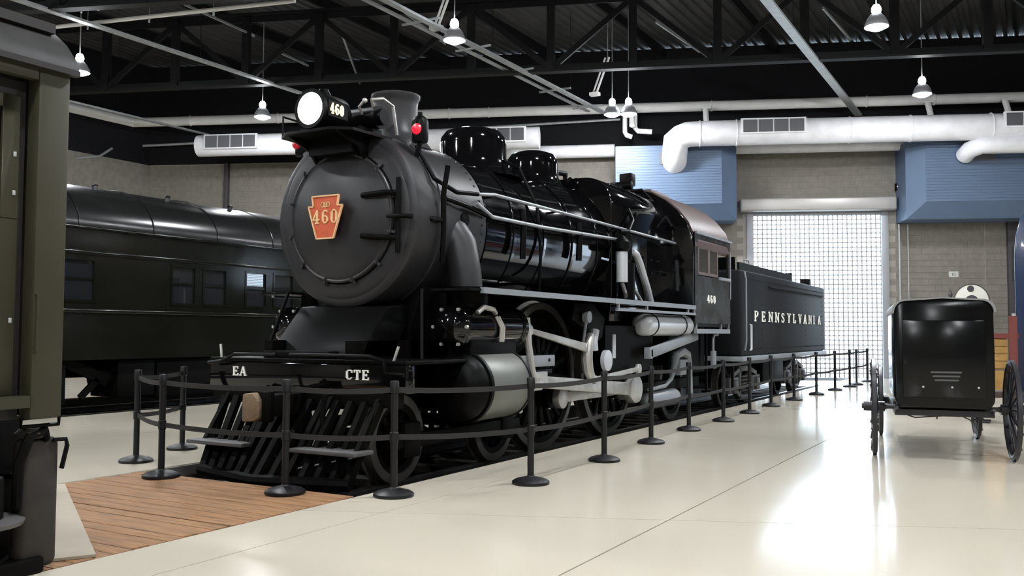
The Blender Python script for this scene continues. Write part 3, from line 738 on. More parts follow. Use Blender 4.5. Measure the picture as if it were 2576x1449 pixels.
# bell behind chimney? small pop valves and whistle behind the steam dome
wh = MB().tube((.05,4.65,3.98),(.05,5.35,4.02),.045,n=10).tube((.05,5.35,4.04),(.05,5.35,3.78),.04,n=10).build('whistle_elbow', 'satin_black', loco)
for (v, z, r) in ((5.62, 3.98, .075), (5.85, 4.0, .06), (6.35, 4.08, .10), (6.6, 4.02, .06)):
    MB().lathe([(r*1.3, 3.80), (r*1.3, 3.84), (r, 3.86), (r, z-.03), (r*.7, z), (.02, z+.03)], (.0,v,0), (0,0,1), 14).build('safety_valve', 'satin_black', loco)
tu = MB().box(-.35,.38,6.85,7.3,3.82,4.02).tube((-.3,7.1,4.05),(.5,7.1,4.05),.08,n=10).tube((.2,6.75,4.0),(.2,7.4,4.12),.05,n=8).build('steam_turret', 'satin_black', loco, bevel=.02)
MB().box(.20,.44,7.22,7.42,4.08,4.30).build('ventilator', 'satin_black', loco, bevel=.02)
MB().path([(.4,6.7,3.86),(.75,6.9,3.92),(.98,7.2,3.6),(1.15,7.3,3.3)], .03, 8).build('pipe', 'satin_black', loco)
# handrail along the boiler
hr = MB().path([(1.12, .95, 3.02), (1.13, 1.3, 3.06), (1.14, 4.2, 3.05), (1.17, 7.44, 3.02)], .021, 8).build('handrail', 'edge_grey', loco)
for v in (1.3, 2.9, 4.5, 6.1):
    MB().tube((.93+(.12 if v > 4.6 else .05), v, 3.03), (1.14, v, 3.05), .018, n=6).build('handrail_post', 'satin_black', hr)
MB().path([(1.10,.95,2.92),(1.10,1.3,2.80),(1.13,2.5,2.80),(1.15,4.9,2.86)], .024, 8).build('steam_pipe_line', 'edge_grey', loco)
MB().path([(1.08,2.06,2.98),(1.10,2.07,2.8),(1.08,2.08,2.36)], .04, 8).build('drop_pipe', 'satin_black', loco)
MB().path([(1.10,3.64,2.98),(1.12,3.65,2.8),(1.10,3.66,2.45)], .045, 8).build('drop_pipe', 'satin_black', loco)
MB().path([(1.13,.32,3.25),(1.06,.34,2.95),(1.05,.36,2.55),(1.02,.38,2.2)], .03, 8).build('classification_pipe', 'satin_black', loco)
MB().path([(.72,.30,3.5),(.95,.32,3.12),(1.06,.6,3.0),(1.12,.95,3.02)], .026, 8).build('pipe', 'satin_black', loco)
MB().path([(1.02,.42,2.92),(1.05,.8,2.88),(1.08,1.3,2.80)], .032, 8).build('pipe', 'satin_black', loco)
MB().path([(.86,.15,2.72),(1.01,.2,2.66),(1.04,.36,2.66)], .03, 8).build('clamp_bar', 'satin_black', loco)
MB().lathe([(.085,0),(.085,.02),(.06,.03),(.0001,.03)], (.99,.86,2.72), (1,0,0), 18).build('wash_out_plug', 'satin_black', loco, label='round builder disc on the smokebox side')
# marker lamps
for s, m in ((1, 'red_glow'), (-1, 'red_glow_dim')):
    p = px_v(1056, 329, .25) if s > 0 else px_v(764, 372, .25)
    z = 3.66; u = .78*s if s > 0 else -.92
    ml = MB().lathe([(.085, -.13), (.095, -.10), (.095, .10), (.07, .14), (.03, .17), (.03,.2)], (u,.28,z), (0,0,1), 16).build('marker_lamp', 'satin_black', loco)
    MB().lathe([(.062, 0), (.05, .025), (.0001, .035)], (u+.02*s,.19,z), (.0,-1,0), 16).build('red_lens', m, ml, label='small round red marker lens')
    MB().lathe([(.045, 0), (.03, .018), (.0001, .024)], (u-.1*s,.22,z-.13), (-.3*s,-1,.3), 12).build('reflector', 'lens_clear', ml)
    MB().tube((u,.28,z-.13), (u*.9,.30,z-.36), .03, n=8).build('post', 'satin_black', ml)
# outside steam pipes and saddle
for s in (1, -1):
    MB().path([(s*.80,.80,2.62),(s*.97,.80,2.42),(s*1.05,.80,2.1),(s*1.08,.80,1.8)], [.22,.20,.185,.18], 18).build('outside_steam_pipe', 'graphite', loco, smooth=60)
    MB().tube((s*1.08,.80,1.95), (s*1.08,.80,1.72), .235, n=20).build('pipe_flange', 'satin_black', loco)
MB().prism([(-.62,.55),(.62,.55),(.62,1.5),(.80,1.95),(.55,1.80),(-.55,1.80),(-.80,1.95),(-.62,1.5)], 'xz', .35, 1.5).build('saddle', 'satin_black', loco, bevel=.03)
# frames
for s in (-1, 1): MB().box(s*.56-.06, s*.56+.06, -.6, 9.4, .55, 1.35).build('frame', 'running_gear_black', loco)
MB().box(-.5, .5, 1.6, 7.2, 1.0, 1.6).build('ash_pan', 'running_gear_black', loco)
# running boards
for s in (1, -1):
    rb = MB().box(s*.85, s*1.5, .42, 7.46, 1.885, 1.915).build('running_board', 'satin_black', loco, bevel=.005)
    MB().box(s*1.485, s*1.53, .42, 3.95, 1.86, 1.925).build('edge_angle', 'edge_grey', rb)
    MB().box(s*1.485, s*1.535, 3.95, 7.46, 1.855, 1.925).build('edge_angle', 'edge_grey', rb)
    MB().box(s*1.485, s*1.53, 4.05, 7.46, 1.755, 1.795).build('lower_rail', 'edge_grey', rb)
    for v in (4.1, 5.2, 7.1, 7.42): MB().box(s*1.49, s*1.525, v-.02, v+.02, 1.795, 1.855).build('strut', 'edge_grey', rb)
    MB().box(s*1.0, s*1.5, .2, .42, 1.885, 1.91).build('step_plate', 'satin_black', rb)
# air reservoirs under the running board
for s in (1, -1):
    ar = MB().lathe([(.0001,-.06),(.10,-.045),(.16,0),(.175,.06),(.175,2.0),(.16,2.06),(.10,2.10),(.0001,2.12)], (s*1.30,5.50,1.575), Y, 28).build('air_reservoir', 'silver_paint', loco, smooth=60)
    for v in (5.80, 7.15): MB().lathe([(.174,-.02),(.184,-.018),(.184,.018),(.174,.02)], (s*1.30,v,1.575), Y, 28).build('strap', 'satin_black', ar)
# sloping injector pipe
MB().bar((1.36,5.62,1.12),(1.36,7.98,1.405), .10, .17).build('sloping_casing', 'edge_grey', loco, bevel=.03)
MB().box(1.31,1.41,5.58,5.72,1.04,1.22).build('casing_end', 'edge_grey', loco, bevel=.01)
# appliances at the firebox side
ap = MB().tube((1.28,4.78,2.70),(1.28,4.78,2.20),.085,n=16).build('lubricator', 'silver_paint', loco)
MB().lathe([(.10,2.66),(.13,2.70),(.13,2.80),(.07,2.86),(.03,2.9)], (1.28,4.78,0), (0,0,1), 14).build('cap', 'satin_black', ap)
MB().path([(1.28,4.78,2.2),(1.3,4.85,2.05),(1.25,5.0,1.95)], .03, 8).build('drain', 'rod_steel', ap)
MB().tube((1.26,5.05,1.92),(1.26,5.05,2.5),.11,n=16).tube((1.26,5.05,2.55),(1.26,5.05,2.95),.07,n=14).tube((1.20,5.3,1.95),(1.2,5.3,2.3),.06,n=10).build('air_pump', 'satin_black', loco)
MB().path([(1.2,4.9,2.98),(1.25,5.1,3.0),(1.2,5.4,3.2),(1.0,5.6,3.5)], .03, 8).build('pipe', 'satin_black', loco)
MB().path([(1.14,5.3,2.2),(1.2,5.5,2.1),(1.22,5.7,1.95)], .028, 8).sphere((1.2,5.42,2.14), .05, 8).build('check_valve', 'rod_steel', loco)
# bright tube modelling the reflected light streak on the firebox side
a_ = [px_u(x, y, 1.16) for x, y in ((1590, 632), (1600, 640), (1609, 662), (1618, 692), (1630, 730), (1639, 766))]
MB().path(a_, [.045, .06, .06, .06, .055, .05], 10).build('reflection_streak', 'silver_paint', loco)
# cab
cabp = [(0,4.06),(.36,4.03),(.72,3.95),(.98,3.80),(1.20,3.61),(1.38,3.38),(1.47,3.16),(1.495,2.95)]
full = [(-x, z) for x, z in reversed(cabp[1:])] + cabp
cabfront = [(-1.495,1.92)] + full + [(1.495,1.92)]
cab = MB().prism(cabfront, 'xz', 7.44, 7.50).build('cab_front', 'gloss_black', loco, bevel=.012)
rf = MB()
outer = [(x*1.012, z+.02) for x, z in full]; inner = [(x*.98, z-.03) for x, z in full]
ring_ = outer + list(reversed(inner))
rf.prism(ring_, 'xz', 7.50, 9.70)
rf = rf.build('cab_roof', 'cab_roof_red', loco, smooth=50)
MB().prism([(-.42,4.07),(.42,4.07),(.38,4.16),(-.38,4.16)], 'xz', 8.3, 9.3).build('roof_hatch', 'cab_roof_red', rf)
for s in (1, -1):
    sx = lambda a: s*a
    cs = MB()
    def panel(v0, v1, z0, z1, mb=cs): mb.box(min(sx(1.47), sx(1.505)), max(sx(1.47), sx(1.505)), v0, v1, z0, z1)
    panel(7.50, 9.62, 1.62, 2.46); panel(7.50, 9.62, 3.12, 3.22); panel(7.50, 7.68, 2.46, 3.12); panel(9.50, 9.62, 2.46, 3.12)
    cs = cs.build('cab_side', 'cab_green', loco)
    MB().box(min(sx(1.505), sx(1.535)), max(sx(1.505), sx(1.535)), 7.52, 9.68, 3.19, 3.23).build('eave_strip', 'edge_grey', cs)
    for (v0, v1) in ((7.70, 8.30), (8.32, 8.86)):
        w = MB().box(min(sx(1.475), sx(1.50)), max(sx(1.475), sx(1.50)), v0, v0+.05, 2.48, 3.10).box(min(sx(1.475), sx(1.50)), max(sx(1.475), sx(1.50)), v1-.05, v1, 2.48, 3.10).box(min(sx(1.475), sx(1.50)), max(sx(1.475), sx(1.50)), v0+.05, v1-.05, 2.48, 2.53).box(min(sx(1.475), sx(1.50)), max(sx(1.475), sx(1.50)), v0+.05, v1-.05, 3.05, 3.10).build('window_sash', 'frame_maroon', cs)
        MB().box(min(sx(1.484), sx(1.489)), max(sx(1.484), sx(1.489)), v0+.05, v1-.05, 2.53, 3.05).build('pane', 'glass_dark', w)
    MB().box(min(sx(1.50), sx(1.56)), max(sx(1.50), sx(1.56)), 8.86, 9.5, 2.43, 2.49).build('arm_rest', 'edge_grey', cs, bevel=.015)
    MB().tube((sx(1.52),9.58,2.1),(sx(1.52),9.58,3.0),.015,n=8).build('grab_iron', 'edge_grey', cs)
    if s > 0: letters('460', cs, (1.506, 8.17, 1.99), (0,1,0), (0,0,1), .145, 'white_letter', xs=1.15, gap=.35)
    # cab steps and brackets below the side
    st = MB().box(min(sx(1.44), sx(1.5)), max(sx(1.44), sx(1.5)), 7.6, 9.62, 1.44, 1.52).build('step_rail', 'edge_grey', cs)
    for v in (7.63, 9.1, 9.58): MB().box(min(sx(1.45), sx(1.49)), max(sx(1.45), sx(1.49)), v-.025, v+.025, 1.52, 1.62).build('strut', 'edge_grey', st)
MB().box(-1.47, 1.47, 9.56, 9.62, 1.62, 2.2).build('cab_back', 'satin_black', loco)
MB().box(-1.47, 1.47, 7.5, 9.62, 1.56, 1.62).build('cab_floor', 'satin_black', loco)
MB().path([(1.46,8.95,1.42),(1.46,8.72,1.41),(1.46,8.66,1.35),(1.46,8.66,1.1)], .022, 8).build('injector_pipe', 'edge_grey', loco)
MB().tube((1.46,8.66,1.12),(1.46,8.66,.80),.055,n=12).build('injector', 'edge_grey', loco)
MB().box(.60,.98,7.6,9.62,.7,1.58).build('drawgear_box', 'running_gear_black', loco)
# front deck, buffer beam, coupler, pilot
BV = -.70
beam = MB().box(-1.34, 1.34, BV, BV+.16, .84, 1.12).build('buffer_beam', 'gloss_black', loco, bevel=.015)
letters('EA', beam, (-.98, BV, .965), (1,0,0), (0,0,1), .10, 'white_letter', xs=1.1, gap=.12)
letters('CTE', beam, (.60, BV, .965), (1,0,0), (0,0,1), .10, 'white_letter', xs=1.1, gap=.12)
fd = MB().box(-1.34, 1.34, BV, .40, 1.12, 1.16).build('front_deck', 'satin_black', loco, bevel=.01)
MB().prism([(-.50,1.16),(.05,1.16),(.30,1.55),(.30,1.75),(-.05,1.72),(-.40,1.35)], 'yz', -.62, .62).build('cylinder_saddle_cover', 'satin_black', fd, bevel=.02)
MB().box(-.62, .30, -.62, -.30, 1.16, 1.24).build('tool_box', 'satin_black', fd, bevel=.01)
MB().path([(-.1,BV-.06,1.20),(.95,BV-.06,1.20),(1.12,BV-.06,1.16),(1.14,BV-.06,1.04),(1.36,BV-.06,1.03)], .022, 8).build('uncoupling_lever', 'satin_black', beam)
MB().path([(-.3,BV-.06,1.20),(-.9,BV-.06,1.20),(-1.1,BV-.06,1.12),(-1.3,BV-.06,1.10)], .018, 8).build('uncoupling_lever', 'satin_black', beam)
for s in (-1, 1):
    MB().path([(s*1.16,BV+.02,1.13),(s*1.18,BV+.02,1.16),(s*1.22,BV+.04,1.30)], .014, 8).build('handhold', 'rod_steel', beam)
    MB().tube((s*1.1,-.1,1.16),(s*.95,.1,1.9),.02,n=8).build('brace_rod', 'satin_black', loco)
cp = MB().box(-.10,.10,-1.22,BV,.60,.82).prism([(-.15,-1.20),(.13,-1.20),(.17,-1.30),(.12,-1.38),(.09,-1.30),(-.15,-1.26)], 'xy', .56, .86).build('coupler', 'running_gear_black', loco, bevel=.02)
MB().prism([(-.16,.555),(-.155,.83),(-.02,.845),(.04,.78),(.085,.70),(.07,.60),(-.01,.565)], 'xz', -1.36, -1.24).build('knuckle', 'tan_wood', cp, bevel=.02, label='tan weathered coupler knuckle')
MB().tube((-.12,-1.30,.52),(-.12,-1.30,.90),.03,n=10).build('knuckle_pin', 'running_gear_black', cp)
pil = MB().box(-1.25,1.25,BV-.02,BV+.10,.70,.84).build('pilot', 'running_gear_black', loco)
for k in range(13):
    u = -1.05 + k*.175
    MB().bar((u, BV-.02, .74), (u*.92, BV-.42-.22*(1-abs(u)/1.05), -.03), .07, .07).build('slat', 'running_gear_black', pil)
MB().path([(-1.0,BV-.40,.0),(0,BV-.66,.0),(1.0,BV-.40,.0)], .06, 8).build('toe_bar', 'running_gear_black', pil)
for s in (-1, 1):
    fb = MB().box(s*.72-.40, s*.72+.40, BV-.50, BV-.20, .275, .315).build('footboard', 'truck_grey', pil, bevel=.008)
    for u in (.42, 1.02): MB().bar((s*u, BV-.36, .28), (s*u, BV, .80), .05, .02).build('hanger', 'running_gear_black', fb)
for u in (-.42, .45):
    MB().path([(u,BV-.03,.86),(u,BV-.14,.80),(u,BV-.18,.6),(u+.05,BV-.2,.42)], .028, 8).tube((u+.05,BV-.2,.44),(u+.06,BV-.22,.34),.04,n=8).build('air_hose', 'running_gear_black', loco)
# cylinders and valve chests
for s in (1, -1):
    cy = MB().lathe([(.30,.56),(.385,.565),(.385,1.46),(.36,1.50),(.25,1.52),(.0001,1.53)], (s*1.18,0,AX-.02), Y, 40).build('cylinder', 'cylinder_jacket', loco, smooth=50)
    MB().lathe([(.0001,.30),(.20,.31),(.28,.34),(.33,.40),(.37,.46),(.37,.57)], (s*1.18,0,AX-.02), Y, 40).build('cylinder_head', 'satin_black', cy)
    MB().lathe([(.388,.54),(.395,.545),(.395,.59),(.388,.595)], (s*1.18,0,AX-.02), Y, 40).build('band', 'satin_black', cy)
    MB().lathe([(.388,1.40),(.395,1.405),(.395,1.45),(.388,1.455)], (s*1.18,0,AX-.02), Y, 40).build('band', 'satin_black', cy)
    vc = MB().lathe([(.0001,.22),(.12,.23),(.18,.27),(.20,.34),(.235,.36),(.235,.42),(.21,.44),(.21,1.58),(.235,1.60),(.235,1.66),(.18,1.68),(.0001,1.70)], (s*1.17,0,1.50), Y, 32).build('valve_chest', 'gloss_black', loco, smooth=45)
    for a in range(6):
        t_ = a*math.pi/3
        MB().tube((s*1.17+.215*math.cos(t_),.33,1.50+.215*math.sin(t_)),(s*1.17+.215*math.cos(t_),.30,1.50+.215*math.sin(t_)),.02,n=6).build('bolt', 'rod_steel', vc)
    MB().box(s*1.17-.16, s*1.17+.16, .5, 1.5, 1.05, 1.40).build('casting', 'satin_black', vc, bevel=.03)
    MB().path([(s*1.33,.62,1.66),(s*1.36,.70,1.72),(s*1.36,.9,1.70),(s*1.33,1.0,1.66)], .03, 8).build('relief_pipe', 'rod_steel', vc)
    for v in (.95, 1.0): MB().path([(s*1.37,v,1.62),(s*1.41,v+.05,1.5),(s*1.38,v+.08,1.34)], .022, 8).build('drain_pipe', 'rod_steel', vc)
    MB().lathe([(.09,1.66),(.09,1.80),(.05,1.82),(.05,2.0)], (s*1.2,0,1.52), Y, 16).build('valve_stem_guide', 'rod_steel', vc)
# guide bars, crosshead
for s in (1, -1):
    gb = MB().box(s*1.12, s*1.30, 1.50, 2.55, 1.02, 1.16).build('guide_bar', 'edge_grey', loco, bevel=.012)
    MB().box(s*1.14, s*1.28, 1.48, 2.5, .93, .985).build('guide_plate', 'satin_black', gb)
    MB().tube((s*1.29,2.38,1.10),(s*1.31,2.38,1.10),.022,n=8).build('bolt', 'satin_black', gb); MB().tube((s*1.21,2.42,1.16),(s*1.21,2.42,1.21),.03,n=8).build('bolt', 'satin_black', gb)
    MB().box(s*1.10, s*1.32, 1.50, 1.80, .96, 1.165).build('guide_block', 'edge_grey', gb, bevel=.012)
    ch = MB().box(s*1.13, s*1.33, 1.82, 2.28, .80, .96).tube((s*1.08,2.05,AX-.02),(s*1.38,2.05,AX-.02),.075,n=16).build('crosshead', 'rod_steel', loco, bevel=.0)
    MB().tube((s*1.18,1.55,AX-.02),(s*1.18,1.9,AX-.02),.045,n=12).build('piston_rod', 'rod_steel', ch)
# driving wheels
DV = (3.02, 5.22); CR = .33; CA = math.radians(-62)      # crank position: pin low, slightly to the rear
def spoke_mesh():
    return MB().prism([(-.055,.15),(.055,.15),(.035,.83),(-.035,.83)], 'yz', -.03, .03).mesh('spoke', 'running_gear_black', bevel=.012)
SPM = spoke_mesh()
def spoked(name, u, v, r, n, crank, parent, side):
    z = ZR + r
    w = MB().lathe([(r-.09,-.07),(r-.005,-.065),(r,-.06),(r-.004,.05),(r+.025,.06),(r+.025,.075),(r-.09,.075),(r-.10,0),(r-.09,-.07)], (u,v,z), (-side,0,0), 56).build(name, 'tyre_steel', parent)
    MB().lathe([(r-.16,-.045),(r-.088,-.05),(r-.088,.05),(r-.16,.045),(r-.16,-.045)], (u,v,z), (side,0,0), 48).build('rim', 'running_gear_black', w)
    MB().lathe([(.0001,-.10),(.15,-.10),(.19,-.06),(.19,.10),(.14,.13),(.09,.14),(.0001,.14)], (u,v,z), (side,0,0), 24).build('hub', 'running_gear_black', w)
    k = (r-.16)/.825
    for i in range(n):
        o = inst('spoke', SPM, w, V(u, v, z)-wloc(parent), (2*math.pi*i/n+.1, 0, 0), (1, 1, k))
    if crank:
        MB().tube((u-side*.06, v+CR*math.cos(CA), z+CR*math.sin(CA)), (u+side*.14, v+CR*math.cos(CA), z+CR*math.sin(CA)), .15, n=18).build('crank_boss', 'running_gear_black', w)
        # counterweight opposite the pin
        a0 = math.degrees(CA)+180
        pts = [(p[0]+v, p[1]+z) for p in arc(0, 0, r-.13, a0-48, a0+48, 12)]
        MB().prism(pts, 'yz', u-.05, u+.06).build('counterweight', 'running_gear_black', w, bevel=.01)
    return w
for s in (1, -1):
    for v in DV: spoked('driving_wheel', s*.80, v, .985, 18, True, loco, s)
    for v in (-.18, 1.78): spoked('pilot_wheel', s*.80, v, .46, 10, False, loco, s)
    spoked('trailing_wheel', s*.80, 8.05, .60, 12, False, loco, s)
for v in DV: MB().tube((-.8,v,AX),(.8,v,AX),.12,n=16).build('axle', 'running_gear_black', loco)
for v in (-.18, 1.78): MB().tube((-.8,v,ZR+.46),(.8,v,ZR+.46),.08,n=12).build('axle', 'running_gear_black', loco)
MB().tube((-.8,8.05,ZR+.6),(.8,8.05,ZR+.6),.09,n=12).build('axle', 'running_gear_black', loco)
for s in (1, -1):
    MB().box(s*.96, s*1.04, -.5, 2.1, .25, .40).box(s*.93, s*1.06, -.32, -.04, .16, .52).box(s*.93, s*1.06, 1.64, 1.92, .16, .52).build('pilot_truck_frame', 'running_gear_black', loco, bevel=.02)
def rod(p, q, h0, h1, w, name, m='rod_steel', boss=(.12, .12)):
    # rod in the y-z plane at fixed x
    p = Vector(p); q = Vector(q); d = (q-p); L = d.length; d.normalize(); n_ = V(0, -d.z, d.y); mb = MB()
    mb.add([p+n_*(h0/2)-V(w/2,0,0), p-n_*(h0/2)-V(w/2,0,0), q-n_*(h1/2)-V(w/2,0,0), q+n_*(h1/2)-V(w/2,0,0), p+n_*(h0/2)+V(w/2,0,0), p-n_*(h0/2)+V(w/2,0,0), q-n_*(h1/2)+V(w/2,0,0), q+n_*(h1/2)+V(w/2,0,0)],
           [(0,1,2,3),(7,6,5,4),(0,4,5,1),(1,5,6,2),(2,6,7,3),(3,7,4,0)])
    o = mb.build(name, m, loco, bevel=.012)
    for c, r in ((p, boss[0]), (q, boss[1])):
        if r: MB().tube(c-V(w*.75,0,0), c+V(w*.75,0,0), r, n=24).build('boss', m, o, bevel=.015)
    return o
for s in (1, -1):
    pins = [(s*1.06, v+CR*math.cos(CA), AX+CR*math.sin(CA)) for v in DV]
    rod(pins[0], pins[1], .14, .14, .07, 'side_rod', boss=(.15, .17))
    mr = rod((s*1.20, 2.05, AX-.02), (s*1.20, pins[1][1], pins[1][2]), .15, .20, .09, 'main_rod', boss=(.13, .21))
    MB().prism([(p[0]+pins[1][1]+.06, p[1]+pins[1][2]) for p in arc(0, 0, .21, -90, 90, 10)] + [(pins[1][1]-.14, pins[1][2]+.16), (pins[1][1]-.22, pins[1][2]+.10), (pins[1][1]-.22, pins[1][2]-.10), (pins[1][1]-.14, pins[1][2]-.17)], 'yz', s*1.20-.07, s*1.20+.07).build('strap_end', 'rod_steel', mr, bevel=.02)
    # valve gear
    MB().path([(s*1.33,1.72,1.62),(s*1.34,1.76,1.3),(s*1.35,1.84,1.0),(s*1.35,1.90,.86)], [.05,.045,.04,.05], 10).build('combination_lever', 'rod_steel', loco)
    MB().box(s*1.27, s*1.40, 1.78, 2.05, .74, .86).build('union_link', 'rod_steel', loco, bevel=.03)
    rod((s*1.33,1.78,1.47),(s*1.30,3.50,1.235), .06, .12, .05, 'radius_rod', boss=(.07,.09))
    lk = MB().path([(s*1.30,3.62,1.42),(s*1.30,3.53,1.28),(s*1.30,3.50,1.10),(s*1.30,3.54,.94),(s*1.30,3.66,.80)], [.05,.075,.08,.075,.06], 10).build('expansion_link', 'rod_steel', loco)
    MB().path([(s*1.30,3.78,1.48),(s*1.30,3.72,1.34),(s*1.30,3.74,1.20)], .06, 8).build('lifting_arm', 'silver_paint', lk)
    MB().lathe([(.15,-.03),(.15,.03),(.05,.05),(.0001,.05)], (s*1.30,4.16,1.05), (1,0,0), 18).build('link_trunnion', 'silver_paint', lk)
    MB().prism([(3.95,1.28),(4.2,1.38),(4.3,1.65),(3.9,1.85),(3.3,1.85),(3.2,1.62),(3.6,1.5)], 'yz', s*1.12, s*1.22).build('link_bracket', 'running_gear_black', loco, bevel=.015)
    MB().lathe([(.08,-.04),(.09,0),(.08,.04),(.0001,.045)], (s*1.28,3.55,1.66), (1,0,0), 18).tube((s*1.28,3.52,1.60),(s*1.28,3.42,1.3),.022,n=8).build('reverse_arm', 'edge_grey', loco)
    MB().tube((s*1.32,4.38,1.42),(s*1.32,4.38,1.08),.03,n=8).build('lifting_link', 'silver_paint', loco)
    rod((s*1.34,3.66,.80),(s*1.34,pins[1][1]-.1,pins[1][2]+.32), .07, .07, .04, 'eccentric_rod', boss=(.06,.08))
    # trailing truck: arched equaliser, spring hanger and casing
    MB().path([(s*1.15,6.2,.52),(s*1.15,6.95,.55),(s*1.15,7.25,.66),(s*1.15,7.42,.9),(s*1.15,7.5,1.06),(s*1.15,7.78,1.12),(s*1.15,8.08,1.06),(s*1.15,8.2,.85),(s*1.15,8.22,.55),(s*1.15,8.26,.28)], [.03,.035,.04,.055,.08,.095,.08,.06,.06,.05], 10).build('equaliser', 'edge_grey', loco)
    MB().box(s*1.05, s*1.2, 7.6, 8.05, .70, .98).build('journal_box', 'edge_grey', loco, bevel=.03)
    MB().lathe([(.0001,0),(.12,.03),(.15,.10),(.15,1.30),(.11,1.40),(.0001,1.42)], (s*1.05,6.3,.33), Y, 20).build('ash_hopper', 'running_gear_black' if s < 0 else 'edge_grey', loco, smooth=60)
    MB().box(s*.85, s*1.0, 6.2, 9.2, .45, .62).build('truck_frame', 'running_gear_black', loco)
    MB().box(s*.60, s*1.22, 4.3, 6.2, .85, 1.55).build('firebox_side', 'running_gear_black', loco)
    MB().box(s*1.02, s*1.28, 9.3, 9.6, .30, .35).box(s*1.05, s*1.09, 9.42, 9.48, .35, 1.56).build('cab_step', 'running_gear_black', loco)

# ================================================================== TENDER
tn = thing('tender', (0, 14.6, ZR), 'dark riveted locomotive tender with white letters along its side', 'tender')
T0, T1 = 10.38, 18.82
body = MB().box(-1.5, 1.5, T0, T1, .98, 2.74).build('tank', 'tender_green', tn, bevel=.05, seg=3)
letters('PENNSYLVANIA', body, (1.502, 11.36, 1.70), (0,1,0), (0,0,1), .225, 'white_letter', pitch=.592, xs=1.75)
MB().box(-1.54, 1.54, T0-.05, T1+.05, .88, .98).build('underframe', 'edge_grey', tn, bevel=.01)
rv = MB()
for v in [T0+.25+i*.14 for i in range(58)]:
    for z in (1.12, 2.58): rv.lathe([(.014,0),(.010,.008),(.0001,.011)], (1.5,v,z), (1,0,0), 6)
for v in (12.0, 14.2, 16.4, 18.4):
    for k in range(11): rv.lathe([(.014,0),(.010,.008),(.0001,.011)], (1.5,v,1.15+k*.13), (1,0,0), 6)
rv = rv.build('rivets', 'tender_green', tn); rv['kind'] = 'stuff'
MB().box(-1.42, -1.36, T0+.2, 15.2, 2.74, 2.90).box(1.36, 1.42, T0+.2, 15.2, 2.74, 2.90).box(-1.42, 1.42, 15.2, 15.26, 2.74, 2.95).build('coal_board', 'tender_green', tn)
MB().box(-1.35, 1.35, T0+.1, T0+.16, 2.74, 3.0).build('front_board', 'satin_black', tn)
coal = MB()
cz = [[2.72 + .28*math.sin(math.pi*(i+.3)/9)*math.sin(math.pi*(j+.5)/7) + random.uniform(-.05,.05) for j in range(8)] for i in range(10)]
coal.add([(-1.36+2.72*j/7, 10.7+4.4*i/9, cz[i][j]) for i in range(10) for j in range(8)], [(i*8+j, i*8+j+1, (i+1)*8+j+1, (i+1)*8+j) for i in range(9) for j in range(7)])
c_ = coal.build('coal', 'ballast', tn, smooth=5); c_['kind'] = 'stuff'
MB().lathe([(.28,2.73),(.28,2.88),(.32,2.90),(.30,2.96),(.0001,2.98)], (0,17.2,0), (0,0,1), 24).build('water_hatch', 'tender_green', tn)
MB().box(.95,1.2,18.3,18.6,2.74,2.98).build('tool_box', 'satin_black', tn, bevel=.02)
for s in (1, -1):
    MB().path([(s*1.53,10.55,1.1),(s*1.56,10.55,1.3),(s*1.56,10.55,2.55),(s*1.53,10.55,2.7)], .018, 8).build('grab_iron', 'edge_grey', tn)
    MB().path([(s*1.4,11.0,2.74),(s*1.4,11.0,2.98),(s*1.4,11.35,2.98),(s*1.4,11.35,2.74)], .018, 8).build('hand_loop', 'edge_grey', tn)
    MB().path([(s*1.53,10.9,1.62),(s*1.56,10.92,1.62),(s*1.56,10.92,1.12),(s*1.53,10.9,1.1)], .026, 8).build('step_iron', 'silver_paint', tn)
    MB().box(s*1.5, s*1.53, 12.6, 18.6, 2.47, 2.50).build('belt_strip', 'tender_green', tn)
    MB().box(s*1.2, s*1.5, T0, T0+.3, .30, .34).box(s*1.25, s*1.3, T0+.12, T0+.17, .34, .9).build('step', 'running_gear_black', tn)
